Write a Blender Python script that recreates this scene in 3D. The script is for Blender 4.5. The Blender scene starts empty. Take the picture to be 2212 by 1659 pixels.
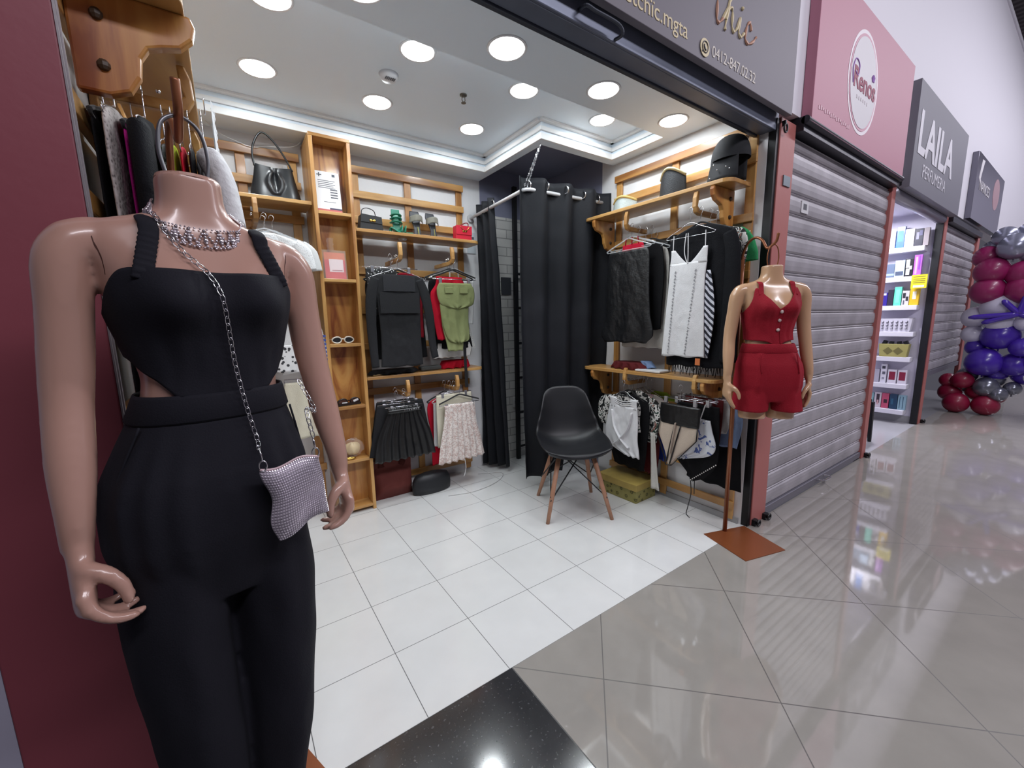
import bpy, math, random
from math import sin, cos, pi, radians, sqrt
from mathutils import Vector, Matrix, noise
random.seed(7)
SC = bpy.context.scene
COL = SC.collection

# ---------------------------------------------------------------- camera
YAW, PITCH, ROLL, FPX = .6038, -.1544, -.0194, 877.9
CAM = Vector((-.7476, -1.1352, 1.3064))
f_ = Vector((sin(YAW)*cos(PITCH), cos(YAW)*cos(PITCH), sin(PITCH)))
r_ = Vector((cos(YAW), -sin(YAW), 0)); u_ = r_.cross(f_)
r2_ = r_*cos(ROLL)+u_*sin(ROLL); u2_ = -r_*sin(ROLL)+u_*cos(ROLL)
cd = bpy.data.cameras.new('camera'); cam = bpy.data.objects.new('camera', cd); COL.objects.link(cam)
cd.sensor_fit = 'HORIZONTAL'; cd.sensor_width = 36; cd.lens = FPX*36/2212; cd.clip_start = .03; cd.clip_end = 80
m_ = Matrix.Identity(4)
for i_ in range(3):
    m_[i_][0] = r2_[i_]; m_[i_][1] = u2_[i_]; m_[i_][2] = -f_[i_]; m_[i_][3] = CAM[i_]
cam.matrix_world = m_
SC.camera = cam
# ---------------------------------------------------------------- exposure, world, big lights
vs = SC.view_settings
vs.view_transform = 'Standard'; vs.look = 'None'; vs.gamma = 1; vs.use_curve_mapping = False
vs.exposure = 0.27
W = bpy.data.worlds.new('world'); SC.world = W; W.use_nodes = True
W.node_tree.nodes['Background'].inputs[0].default_value = (.62, .6, .75, 1)
W.node_tree.nodes['Background'].inputs[1].default_value = .10
def area(name, loc, rot, sx, sy, power, col=(1, 1, 1), parent=None, disk=False, spread=180):
    l = bpy.data.lights.new(name, 'AREA'); l.energy = power; l.color = col
    l.shape = 'DISK' if disk else 'RECTANGLE'; l.size = sx
    if not disk: l.size_y = sy
    l.spread = radians(spread)
    o = bpy.data.objects.new(name, l); COL.objects.link(o); o.location = loc; o.rotation_euler = rot
    if parent: o.parent = parent
    return o
# mall gallery ceiling lights (long fluorescent rows high over the corridor)
area('gallery_light', (.8, -3.4, 4.6), (radians(25), 0, 0), 5.0, .4, 140, (.95, .92, 1))
area('gallery_light', (7.5, -2.6, 5.3), (0, 0, 0), 6.0, .5, 210, (.92, .9, 1))
area('gallery_light', (14, -2.6, 5.3), (0, 0, 0), 6.0, .5, 150, (.92, .9, 1))
# ---------------------------------------------------------------- materials
MC = {}
def lin(c):
    if isinstance(c, str):
        c = [int(c[i:i+2], 16)/255 for i in (0, 2, 4)]
        c = [(x/12.92 if x <= .04045 else ((x+.055)/1.055)**2.4) for x in c]
    return (*c, 1) if len(c) == 3 else tuple(c)
def M(name, col, rough=.6, metal=0, bump=0, bscale=60, coat=0, sheen=0, emit=0, trans=0, alpha=1, spec=.5, var=0, vscale=8, sss=0):
    if name in MC: return MC[name]
    m = bpy.data.materials.new(name); m.use_nodes = True; nt = m.node_tree; b = nt.nodes['Principled BSDF']
    c = lin(col)
    b.inputs['Base Color'].default_value = c; b.inputs['Roughness'].default_value = rough
    b.inputs['Metallic'].default_value = metal; b.inputs['Coat Weight'].default_value = coat
    b.inputs['Coat Roughness'].default_value = .12
    b.inputs['Sheen Weight'].default_value = sheen; b.inputs['Specular IOR Level'].default_value = spec
    b.inputs['Transmission Weight'].default_value = trans; b.inputs['Alpha'].default_value = alpha
    if emit: b.inputs['Emission Color'].default_value = c; b.inputs['Emission Strength'].default_value = emit
    tc = None
    if var or bump:
        tc = nt.nodes.new('ShaderNodeTexCoord')
    if var:
        n = nt.nodes.new('ShaderNodeTexNoise'); n.inputs['Scale'].default_value = vscale; n.inputs['Detail'].default_value = 5
        nt.links.new(tc.outputs['Object'], n.inputs['Vector'])
        r = nt.nodes.new('ShaderNodeValToRGB'); r.color_ramp.elements[0].position = .3; r.color_ramp.elements[1].position = .7
        r.color_ramp.elements[0].color = (*[x*(1-var) for x in c[:3]], 1); r.color_ramp.elements[1].color = (*[min(1, x*(1+var)) for x in c[:3]], 1)
        nt.links.new(n.outputs['Fac'], r.inputs['Fac']); nt.links.new(r.outputs['Color'], b.inputs['Base Color'])
    if bump:
        n = nt.nodes.new('ShaderNodeTexNoise'); n.inputs['Scale'].default_value = bscale; n.inputs['Detail'].default_value = 4
        nt.links.new(tc.outputs['Object'], n.inputs['Vector'])
        bm_ = nt.nodes.new('ShaderNodeBump'); bm_.inputs['Strength'].default_value = bump; bm_.inputs['Distance'].default_value = .01
        nt.links.new(n.outputs['Fac'], bm_.inputs['Height']); nt.links.new(bm_.outputs['Normal'], b.inputs['Normal'])
    MC[name] = m
    return m
def nodes(m): return m.node_tree.nodes, m.node_tree.links, m.node_tree.nodes['Principled BSDF']
def ramp_mat(name, kind, cols, scale, rough=.6, coat=0, stretch=(1, 1, 1), detail=3, dist=0, bump=0, wave_dir='X', metal=0, const=False):
    """pattern material: kind noise / voronoi / wave / checker / magic, colour ramp cols = [(pos, colour)...]"""
    if name in MC: return MC[name]
    m = M(name, (.5, .5, .5), rough, metal, coat=coat); N, L, b = nodes(m)
    tc = N.new('ShaderNodeTexCoord'); mp = N.new('ShaderNodeMapping'); mp.inputs['Scale'].default_value = stretch
    L.new(tc.outputs['Object'], mp.inputs['Vector'])
    if kind == 'noise':
        t = N.new('ShaderNodeTexNoise'); t.inputs['Scale'].default_value = scale; t.inputs['Detail'].default_value = detail; t.inputs['Distortion'].default_value = dist; out = t.outputs['Fac']
    elif kind == 'voronoi':
        t = N.new('ShaderNodeTexVoronoi'); t.inputs['Scale'].default_value = scale; out = t.outputs['Distance']
    elif kind == 'wave':
        t = N.new('ShaderNodeTexWave'); t.bands_direction = wave_dir; t.inputs['Scale'].default_value = scale; t.inputs['Distortion'].default_value = dist; t.inputs['Detail'].default_value = detail; out = t.outputs['Fac']
    L.new(mp.outputs['Vector'], t.inputs['Vector'])
    r = N.new('ShaderNodeValToRGB'); e = r.color_ramp.elements
    if const: r.color_ramp.interpolation = 'CONSTANT'
    while len(e) < len(cols): e.new(.5)
    for k, (p, c) in enumerate(cols): e[k].position = p; e[k].color = lin(c)
    L.new(out, r.inputs['Fac']); L.new(r.outputs['Color'], b.inputs['Base Color'])
    if bump:
        bp = N.new('ShaderNodeBump'); bp.inputs['Strength'].default_value = bump; bp.inputs['Distance'].default_value = .004
        L.new(out, bp.inputs['Height']); L.new(bp.outputs['Normal'], b.inputs['Normal'])
    return m
def wood(name, a, b_, dark, stretch, rough=.42, coat=.25, scale=7):
    return ramp_mat(name, 'noise', [(.28, dark), (.42, a), (.62, b_), (.8, a)], scale, rough, coat, stretch, detail=6, dist=1.2, bump=.05)
WOODZ = wood('pine wood vertical grain', 'A8763F', 'C89B5C', '7D4A20', (1, 1, .12))
WOODX = wood('pine wood lengthwise grain', 'A5773F', 'C79B5E', '84552A', (.12, 1, 1))
WOODY = wood('pine wood cross grain', 'A5773F', 'C79B5E', '84552A', (1, .12, 1))
WOODP = ramp_mat('varnished figured pine panel', 'noise', [(.3, '7A3D18'), (.42, 'A96F36'), (.55, 'BE8A48'), (.75, 'CB9C5A')], 5, .38, .3, (1.4, 1, .22), detail=5, dist=2.4)
BLACKF = M('black crepe fabric', '0D0E13', .85, bump=.25, bscale=300)
CHROME = M('polished chrome', 'D8D8DC', .18, 1)
# ---------------------------------------------------------------- geometry collector
class G:
    def __init__(s): s.v = []; s.f = []; s.mi = []; s.m = 0
    def _add(s, vs_, fs):
        o = len(s.v); s.v += [tuple(v) for v in vs_]; s.f += [tuple(i+o for i in f) for f in fs]; s.mi += [s.m]*len(fs); return s
    def box(s, c, d, R=None):
        x, y, z = d[0]/2, d[1]/2, d[2]/2
        P = [Vector(p) for p in ((-x, -y, -z), (x, -y, -z), (x, y, -z), (-x, y, -z), (-x, -y, z), (x, -y, z), (x, y, z), (-x, y, z))]
        if R is not None: P = [R @ p for p in P]
        return s._add([p+Vector(c) for p in P], [(0, 3, 2, 1), (4, 5, 6, 7), (0, 1, 5, 4), (1, 2, 6, 5), (2, 3, 7, 6), (3, 0, 4, 7)])
    def b2(s, a, b): return s.box([(a[i]+b[i])/2 for i in range(3)], [abs(b[i]-a[i]) for i in range(3)])
    def loft(s, rings, cap0=True, cap1=True, close=True):
        n = len(rings[0]); fs = []
        for i in range(len(rings)-1):
            for j in range(n if close else n-1):
                k = (j+1) % n; fs.append((i*n+j, i*n+k, (i+1)*n+k, (i+1)*n+j))
        if cap0: fs.append(tuple(range(n-1, -1, -1)))
        if cap1: fs.append(tuple((len(rings)-1)*n+j for j in range(n)))
        return s._add([p for r in rings for p in r], fs)
    def tube(s, pts, r, n=8, closed=False, cap=True, flat=None, up=None):
        pts = [Vector(p) for p in pts]; N = len(pts); R = r if isinstance(r, (list, tuple)) else [r]*N
        T = []
        for i in range(N):
            a = pts[(i-1) % N] if (closed or i) else pts[0]; b = pts[(i+1) % N] if (closed or i < N-1) else pts[-1]
            d = b-a; T.append(d.normalized() if d.length > 1e-9 else Vector((0, 0, 1)))
        nrm = Vector(up) if up else (Vector((0, 0, 1)) if abs(T[0].z) < .9 else Vector((1, 0, 0)))
        rings = []
        for i in range(N):
            nrm = (nrm-T[i]*nrm.dot(T[i]))
            nrm = nrm.normalized() if nrm.length > 1e-6 else T[i].orthogonal().normalized()
            bi = T[i].cross(nrm); fl = flat or 1
            rings.append([pts[i]+nrm*cos(2*pi*k/n)*R[i]*fl+bi*sin(2*pi*k/n)*R[i] for k in range(n)])
        if closed: rings.append(rings[0]); return s.loft(rings, False, False)
        return s.loft(rings, cap, cap)
    def prism(s, poly, a, b, axis=1, off=(0, 0, 0)):
        """poly in the two other axes (in xyz order), extruded along axis from a to b"""
        def P(p, t):
            q = [0, 0, 0]; o = [i for i in range(3) if i != axis]; q[o[0]] = p[0]; q[o[1]] = p[1]; q[axis] = t
            return tuple(q[i]+off[i] for i in range(3))
        n = len(poly); vs_ = [P(p, a) for p in poly]+[P(p, b) for p in poly]
        fs = [tuple(range(n)), tuple(range(2*n-1, n-1, -1))]+[(i, (i+1) % n+0, n+(i+1) % n, n+i) for i in range(n)]
        return s._add(vs_, fs)
    def sph(s, c, r, n=10, m=6, sc=(1, 1, 1)):
        c = Vector(c); rings = []
        for i in range(m+1):
            a = pi*i/m; rr = max(sin(a), 1e-3)
            rings.append([c+Vector((rr*cos(2*pi*k/n)*r*sc[0], rr*sin(2*pi*k/n)*r*sc[1], cos(a)*r*sc[2])) for k in range(n)])
        return s.loft(rings)
    def lathe(s, prof, c=(0, 0, 0), n=24, R=None):
        rings = []
        for rr, z in prof:
            ring = [Vector((rr*cos(2*pi*k/n), rr*sin(2*pi*k/n), z)) for k in range(n)]
            if R is not None: ring = [R @ p for p in ring]
            rings.append([p+Vector(c) for p in ring])
        return s.loft(rings)
    def grid(s, fn, nu, nv):
        vs_ = [fn(i/nu, j/nv) for j in range(nv+1) for i in range(nu+1)]
        return s._add(vs_, [(j*(nu+1)+i, j*(nu+1)+i+1, (j+1)*(nu+1)+i+1, (j+1)*(nu+1)+i) for j in range(nv) for i in range(nu)])
    def build(s, name, mat, parent=None, smooth=False, bevel=0, loc=None, rz=0, solid=0, remesh=0, smo=0, subsurf=0, fix=True):
        me = bpy.data.meshes.new(name); me.from_pydata(s.v, [], s.f)
        for x in (mat if isinstance(mat, (list, tuple)) else [mat]): me.materials.append(x)
        if any(s.mi): me.polygons.foreach_set('material_index', s.mi)
        if fix:
            import bmesh
            bm = bmesh.new(); bm.from_mesh(me); bmesh.ops.recalc_face_normals(bm, faces=bm.faces); bm.to_mesh(me); bm.free()
        if smooth: me.polygons.foreach_set('use_smooth', [True]*len(me.polygons))
        me.update()
        o = bpy.data.objects.new(name, me); COL.objects.link(o)
        if parent: o.parent = parent
        if loc is not None: o.location = loc
        if rz: o.rotation_euler = (0, 0, rz)
        if remesh:
            q = o.modifiers.new('remesh', 'REMESH'); q.mode = 'VOXEL'; q.voxel_size = remesh; q.use_smooth_shade = True
        if smo:
            q = o.modifiers.new('smooth', 'CORRECTIVE_SMOOTH') if False else o.modifiers.new('smooth', 'SMOOTH'); q.factor = .6; q.iterations = smo
        if solid:
            q = o.modifiers.new('solid', 'SOLIDIFY'); q.thickness = solid; q.offset = 1
        if bevel:
            q = o.modifiers.new('bevel', 'BEVEL'); q.width = bevel; q.segments = 2; q.limit_method = 'ANGLE'; q.angle_limit = radians(40)
        if subsurf:
            q = o.modifiers.new('subsurf', 'SUBSURF'); q.levels = subsurf; q.render_levels = subsurf
        return o
def thing(name, label, cat, loc=(0, 0, 0), rz=0, group=None):
    o = bpy.data.objects.new(name, None); COL.objects.link(o); o.empty_display_size = .05
    o.location = loc; o.rotation_euler = (0, 0, rz); o['label'] = label; o['category'] = cat
    if group: o['group'] = group
    return o
def tag(o, label=None, cat=None, group=None, kind=None):
    if label: o['label'] = label
    if cat: o['category'] = cat
    if group: o['group'] = group
    if kind: o['kind'] = kind
    return o
def struct(o, label=None, cat=None): return tag(o, label, cat, kind='structure')
def copy_tree(o, parent=None):
    c = o.copy(); COL.objects.link(c); c.parent = parent
    for ch in [x for x in bpy.data.objects if x.parent == o]: copy_tree(ch, c)
    return c
def text(body, size, mat, parent, loc, rot, align='LEFT', ext=.002, name='lettering', sx=1, bold=0, spacing=1, shear=0):
    cu = bpy.data.curves.new(name, 'FONT'); cu.body = body; cu.size = size; cu.align_x = align; cu.extrude = ext
    cu.offset = bold; cu.space_character = spacing; cu.shear = shear
    cu.materials.append(mat); o = bpy.data.objects.new(name, cu); COL.objects.link(o)
    me = bpy.data.meshes.new_from_object(o); bpy.data.objects.remove(o)
    me.materials.clear(); me.materials.append(mat)
    o = bpy.data.objects.new(name, me); COL.objects.link(o)
    o.parent = parent; o.location = loc; o.rotation_euler = rot; o.scale = (sx, 1, 1)
    return o
def spline(pts, n=8, closed=False):
    """Catmull-Rom through points"""
    P = [Vector(p) for p in pts]; out = []; N = len(P)
    rng = range(N) if closed else range(N-1)
    for i in rng:
        p0 = P[(i-1) % N] if (closed or i) else P[0]; p1 = P[i]; p2 = P[(i+1) % N]; p3 = P[(i+2) % N] if (closed or i+2 < N) else P[-1]
        for k in range(n):
            t = k/n; out.append(.5*((2*p1)+(p2-p0)*t+(2*p0-5*p1+4*p2-p3)*t*t+(3*p1-p0-3*p2+p3)*t**3))
    if not closed: out.append(P[-1])
    return out
def interp(tab, z):
    """tab: list of tuples with key first, sorted by key ascending; smooth interpolation of the rest"""
    if z <= tab[0][0]: return tab[0][1:]
    if z >= tab[-1][0]: return tab[-1][1:]
    for i in range(len(tab)-1):
        if tab[i][0] <= z <= tab[i+1][0]:
            t = (z-tab[i][0])/(tab[i+1][0]-tab[i][0])
            a, b = tab[i], tab[i+1]; p = tab[i-1] if i else a; q = tab[i+2] if i+2 < len(tab) else b
            res = []
            for k in range(1, len(a)):
                d = b[0]-a[0]
                m0 = (b[k]-p[k])/(b[0]-p[0])*d; m1 = (q[k]-a[k])/(q[0]-a[0])*d
                h = (2*t**3-3*t**2+1)*a[k]+(t**3-2*t**2+t)*m0+(-2*t**3+3*t**2)*b[k]+(t**3-t**2)*m1
                res.append(h)
            return tuple(res)
# ================================================================ SETTING
def tile_mat(name, base, joint, size, rot, off, rough, jw, var=.03, speck=None, bumpy=0):
    m = M(name, base, rough, spec=.7); N, L, b = nodes(m); b.inputs['IOR'].default_value = 1.75
    geo = N.new('ShaderNodeNewGeometry'); mp = N.new('ShaderNodeMapping'); mp.vector_type = 'TEXTURE'
    mp.inputs['Location'].default_value = off; mp.inputs['Rotation'].default_value = (0, 0, rot)
    mp.inputs['Scale'].default_value = (size, size, 1)
    L.new(geo.outputs['Position'], mp.inputs['Vector'])
    sep = N.new('ShaderNodeSeparateXYZ'); L.new(mp.outputs['Vector'], sep.inputs[0])
    ds = []
    for ax in ('X', 'Y'):
        fr = N.new('ShaderNodeMath'); fr.operation = 'FRACT'; ad = N.new('ShaderNodeMath'); ad.operation = 'ADD'; ad.inputs[1].default_value = .5
        L.new(sep.outputs[ax], ad.inputs[0]); L.new(ad.outputs[0], fr.inputs[0])
        sb = N.new('ShaderNodeMath'); sb.operation = 'SUBTRACT'; sb.inputs[1].default_value = .5; L.new(fr.outputs[0], sb.inputs[0])
        ab = N.new('ShaderNodeMath'); ab.operation = 'ABSOLUTE'; L.new(sb.outputs[0], ab.inputs[0]); ds.append(ab)
    mn = N.new('ShaderNodeMath'); mn.operation = 'MINIMUM'; L.new(ds[0].outputs[0], mn.inputs[0]); L.new(ds[1].outputs[0], mn.inputs[1])
    lt = N.new('ShaderNodeMath'); lt.operation = 'LESS_THAN'; lt.inputs[1].default_value = jw/size/2; L.new(mn.outputs[0], lt.inputs[0])
    # per-tile and cloudy variation
    fl = N.new('ShaderNodeVectorMath'); fl.operation = 'FLOOR'; L.new(mp.outputs['Vector'], fl.inputs[0])
    wn = N.new('ShaderNodeTexWhiteNoise'); wn.noise_dimensions = '2D'; L.new(fl.outputs[0], wn.inputs['Vector'])
    ns = N.new('ShaderNodeTexNoise'); ns.inputs['Scale'].default_value = 6; ns.inputs['Detail'].default_value = 6; L.new(geo.outputs['Position'], ns.inputs['Vector'])
    r = N.new('ShaderNodeValToRGB'); c = lin(base); e = r.color_ramp.elements
    e[0].position = .3; e[1].position = .72
    e[0].color = (*[x*(1-var) for x in c[:3]], 1); e[1].color = (*[min(1, x*(1+var)) for x in c[:3]], 1)
    L.new(ns.outputs['Fac'], r.inputs['Fac']); col = r.outputs['Color']
    if speck:
        s2 = N.new('ShaderNodeTexNoise'); s2.inputs['Scale'].default_value = 95; s2.inputs['Detail'].default_value = 3; L.new(geo.outputs['Position'], s2.inputs['Vector'])
        r2 = N.new('ShaderNodeValToRGB'); r2.color_ramp.elements[0].position = .62; r2.color_ramp.elements[1].position = .75; L.new(s2.outputs['Fac'], r2.inputs['Fac'])
        mx = N.new('ShaderNodeMixRGB'); mx.inputs[2].default_value = lin(speck); L.new(col, mx.inputs[1]); L.new(r2.outputs['Color'], mx.inputs[0]); col = mx.outputs[0]
    mj = N.new('ShaderNodeMixRGB'); mj.inputs[2].default_value = lin(joint); L.new(lt.outputs[0], mj.inputs[0]); L.new(col, mj.inputs[1])
    L.new(mj.outputs[0], b.inputs['Base Color'])
    rr = N.new('ShaderNodeMath'); rr.operation = 'MULTIPLY_ADD'; rr.inputs[1].default_value = .5; rr.inputs[2].default_value = rough; L.new(lt.outputs[0], rr.inputs[0])
    L.new(rr.outputs[0], b.inputs['Roughness'])
    return m
SHOPF = tile_mat('white ceramic shop tile', 'D9DAD9', '4A4A4A', .33, 0, (0, 0, 0), .16, .0028)
MALLF = tile_mat('polished taupe porcelain tile', '96928C', '4A4542', .591, radians(45), (.254, -.239, 0), .05, .004, .06)
BLKF = tile_mat('black polished granite strip', '2B2B2D', '3A3A3A', .6, 0, (.01, -.435, 0), .12, .003, .12, speck='5A5A5C')
WALLW = M('white painted plaster', 'D6D6D8', .8, bump=.08, bscale=40)
CEILW = M('satin white ceiling paint', 'E0EBF4', .42)
def st(name, a, b, mat, label=None, **k): return struct(G().b2(a, b).build(name, mat, **k), label)
def lab(name, a, b, mat, label, cat): return struct(G().b2(a, b).build(name, mat), label, cat)
# floors
lab('floor', (-1.02, 0, -.06), (1.83, 2.0, 0), SHOPF, 'white square-tiled floor inside the clothes shop', 'floor')
lab('floor', (.012, -7, -.06), (24, 0, 0), MALLF, 'polished taupe diagonal-tiled corridor floor', 'floor')
lab('floor', (-8, -7, -.06), (.012, 0, -.0005), BLKF, 'black granite strip set in the corridor floor', 'floor')
lab('floor', (3.95, 0, -.06), (5.95, 2.4, 0), M('pale grey tile', 'A9A9AD', .2), 'pale floor inside the perfume shop', 'floor')
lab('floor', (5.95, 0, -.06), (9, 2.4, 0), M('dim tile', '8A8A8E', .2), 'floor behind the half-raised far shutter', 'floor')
# shop shell
lab('wall_left', (-1.12, .06, 0), (-1.0, 2.09, 2.7), WALLW, 'white left wall of the clothes shop', 'wall')
# back wall : plain part and stone-veneer part inside the fitting corner
lab('wall_back', (-1.12, 1.97, 0), (1.1, 2.09, 2.7), WALLW, 'white back wall behind the wooden racks', 'wall')
BRICK = M('white split stone veneer', 'C4C3C0', .85)
N_, L_, b_ = nodes(BRICK)
_tc = N_.new('ShaderNodeTexCoord'); _mp = N_.new('ShaderNodeMapping'); _mp.inputs['Rotation'].default_value = (radians(90), 0, 0)
_bk = N_.new('ShaderNodeTexBrick'); _bk.inputs['Scale'].default_value = 1; _bk.inputs['Brick Width'].default_value = .21; _bk.inputs['Row Height'].default_value = .075
_bk.inputs['Mortar Size'].default_value = .004; _bk.inputs['Color1'].default_value = lin('C8C7C4'); _bk.inputs['Color2'].default_value = lin('B5B4B2'); _bk.inputs['Mortar'].default_value = lin('8C8B8A')
_n = N_.new('ShaderNodeTexNoise'); _n.inputs['Scale'].default_value = 30
_b = N_.new('ShaderNodeBump'); _b.inputs['Strength'].default_value = .5; _b.inputs['Distance'].default_value = .01
_mx = N_.new('ShaderNodeMath'); _mx.operation = 'MULTIPLY_ADD'; _mx.inputs[1].default_value = .6
L_.new(_tc.outputs['Object'], _mp.inputs['Vector']); L_.new(_mp.outputs['Vector'], _bk.inputs['Vector']); L_.new(_bk.outputs['Color'], b_.inputs['Base Color'])
L_.new(_tc.outputs['Object'], _n.inputs['Vector']); L_.new(_n.outputs['Fac'], _mx.inputs[0]); L_.new(_bk.outputs['Fac'], _mx.inputs[2]); _b.invert = True
L_.new(_mx.outputs[0], _b.inputs['Height']); L_.new(_b.outputs['Normal'], b_.inputs['Normal'])
lab('wall_back', (1.1, 1.97, 0), (1.92, 2.09, 2.2), BRICK, 'white stone-veneer wall behind the fitting corner', 'wall')
GREYP = M('slate grey paint', '74768A', .8)
lab('wall_back', (1.1, 1.97, 2.2), (1.92, 2.09, 2.7), GREYP, 'grey painted wall strip above the stone veneer', 'wall')
lab('wall_right', (1.80, .035, 0), (1.92, 1.25, 2.7), WALLW, 'white right wall of the clothes shop', 'wall')
lab('wall_right', (1.80, 1.25, 0), (1.92, 1.97, 2.7), GREYP, 'grey right wall inside the fitting corner', 'wall')
lab('baseboard_right', (1.788, .05, 0), (1.80, 1.97, .04), M('grey baseboard tile', '9A9A9C', .4), 'thin grey baseboard along the right wall', 'baseboard')
# ceiling : inner panel, dropped front beam, stepped soffit and cove trim
ZS, ZI = 2.46, 2.58
lab('ceiling', (-1.12, -.02, ZI), (1.92, 2.09, 2.66), CEILW, 'grey-white raised ceiling panel of the shop', 'ceiling')
lab('ceiling', (-1.0, .02, ZS), (1.80, .63, ZI), CEILW, 'dropped front ceiling beam with downlights', 'ceiling')
g = G().b2((-1.0, .63, ZS), (-.93, 1.97, ZI)).b2((-.93, 1.77, ZS), (1.04, 1.97, ZI)).b2((1.705, .63, ZS), (1.80, 1.07, ZI)).b2((1.04, 1.07, ZS), (1.1, 1.97, ZI)).b2((1.1, 1.07, ZS), (1.80, 1.14, ZI))
struct(g.build('ceiling', CEILW), 'lower ceiling border around the raised panel', 'ceiling')
lab('ceiling', (1.1, 1.14, 2.575), (1.80, 1.97, 2.6), GREYP, 'grey ceiling above the fitting corner', 'ceiling')
TRIM = M('bright white cove moulding', 'E6E6E6', .5)
def cove(path, n):
    g = G()
    # path: polyline of (x, y) with the room side on the left of travel direction given by inset vectors
    for (x0, y0, x1, y1, nx, ny) in path:
        for (d, z0, z1) in ((.014, ZS-.004, ZS+.034), (-.006, ZS+.034, ZS+.052), (.012, ZS+.052, ZS+.078), (.03, ZS+.104, ZI+.01)):
            a = (min(x0, x1, x0+nx*d, x1+nx*d), min(y0, y1, y0+ny*d, y1+ny*d), z0); b = (max(x0, x1, x0+nx*d, x1+nx*d), max(y0, y1, y0+ny*d, y1+ny*d), z1)
            if d > 0: g.b2(a, b)
    return struct(g.build('trim_%d' % n, TRIM, bevel=.003), 'stepped white cove moulding edging the ceiling border', 'moulding')
cove([(-.93, .63, -.93, 1.77, 1, 0), (-.93, 1.77, 1.04, 1.77, 0, -1), (1.04, 1.77, 1.04, 1.07, -1, 0), (1.026, 1.07, 1.705, 1.07, 0, -1), (1.705, 1.07, 1.705, .63, -1, 0)], 1)
# mall: wall above the shops, gallery ceiling, far walls
MALLW = M('lavender-lit white gallery paint', 'DAD8E0', .6)
lab('wall_front', (-3, -.02, 2.41), (24, .1, 5.05), MALLW, 'tall white wall above the row of shop fronts', 'wall')
lab('trim_2', (-3, -.035, 5.0), (24, -.02, 5.05), MALLW, 'edge moulding on top of the tall white wall', 'moulding')
DARKC = ramp_mat('dark ribbed gallery ceiling', 'wave', [(.3, '4A4347'), (.8, '6B6468')], 2.2, .8)
lab('ceiling', (-8, -9, 5.9), (26, 3, 6.0), DARKC, 'dark ribbed ceiling high over the mall gallery', 'ceiling')
lab('wall_far', (-8, -7.2, 0), (26, -7, 6), M('dim mall wall', '8D8A94', .8), 'far side wall of the mall gallery', 'wall')
lab('wall_end', (15.5, -7, 0), (15.7, .1, 3.4), M('pale end wall', '9C9AA8', .7), 'pale wall at the far end of the corridor', 'wall')
lab('wall_end', (15.5, -7, 3.4), (15.7, 3, 6), M('pale end wall', '9C9AA8', .7), 'upper wall at the far end of the corridor', 'wall')
# red / pink pillars
RED = M('dark red pillar paint', '86414C', .5, bump=.05, bscale=30)
PINK = M('salmon pink pillar paint', 'A8645F', .5, bump=.05, bscale=30)
tag(G().b2((-1.175, -.002, 0), (-.945, .02, 2.41)).build('pillar', RED, bevel=.003), 'wide dark red pillar left of the clothes shop', 'pillar')
lab('wall_left', (-2.9, -.001, 0), (-1.175, .06, 2.41), M('pale lavender wall', 'A9A6B8', .7), 'pale wall left of the dark red pillar', 'wall')
tag(G().b2((1.835, -.012, 0), (2.02, .03, 2.37)).build('pillar', PINK, bevel=.003), 'salmon pillar between the clothes shop and the closed shutter', 'pillar')
tag(G().b2((3.885, -.012, 0), (3.985, .03, 2.36)).build('pillar', PINK, bevel=.003), 'narrow salmon pillar between the closed shutter and perfume shop', 'pillar')
tag(G().b2((5.86, -.012, 0), (5.99, .03, 2.36)).build('pillar', PINK, bevel=.003), 'salmon pillar between perfume shop and half-raised far shutter', 'pillar')
tag(G().b2((7.86, -.012, 0), (8.02, .03, 2.36)).build('pillar', PINK, bevel=.003), 'salmon pillar just behind the balloon column', 'pillar')
BLKM = M('black steel', '141519', .45, .3)
def guide(x0, x1, lab_): return tag(G().b2((x0, -.005, 0), (x1, .055, 2.36)).build('shutter_guide', BLKM), lab_, 'shutter guide')
guide(1.803, 1.834, 'black guide rail left of the salmon shop pillar')
tag(G().b2((-.9445, -.003, 0), (-.9415, .004, 2.36)).b2((-.9445, .004, 0), (-.939, .010, 2.36)).build('shutter_guide', M('dull aluminium', '8A8488', .4, .4)), 'thin metal guide rail along the dark red pillar', 'shutter guide')
guide(5.825, 5.859, 'black guide rail at the perfume shop doorway')
# wall strips
lab('wall_right', (3.9, .05, 0), (3.96, 2.4, 2.5), M('perfume shop white', 'D5D2E2', .6), 'left wall inside the perfume shop', 'wall')
lab('wall_right', (5.86, .06, 0), (5.95, 2.4, 2.5), M('perfume shop white', 'D5D2E2', .6), 'white wall that holds the perfume shelves', 'wall')
lab('wall_back', (3.96, 2.4, 0), (5.86, 2.45, 2.5), M('perfume shop white', 'D5D2E2', .6), 'back wall inside the perfume shop', 'wall')
lab('ceiling', (3.96, .05, 2.42), (5.86, 2.4, 2.46), M('perfume shop white', 'D5D2E2', .6), 'ceiling inside the perfume shop', 'ceiling')
lab('baseboard_right', (5.85, .06, 0), (5.86, 2.4, .08), M('grey baseboard tile', '9A9A9C', .4), 'grey baseboard under the perfume shelves', 'baseboard')
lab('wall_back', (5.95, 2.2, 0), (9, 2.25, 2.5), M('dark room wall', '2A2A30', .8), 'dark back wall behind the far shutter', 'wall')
lab('wall_back', (1.93, .3, 0), (3.9, .35, 2.5), M('dark room wall', '2A2A30', .8), 'dark wall behind the closed shutter', 'wall')
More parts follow.
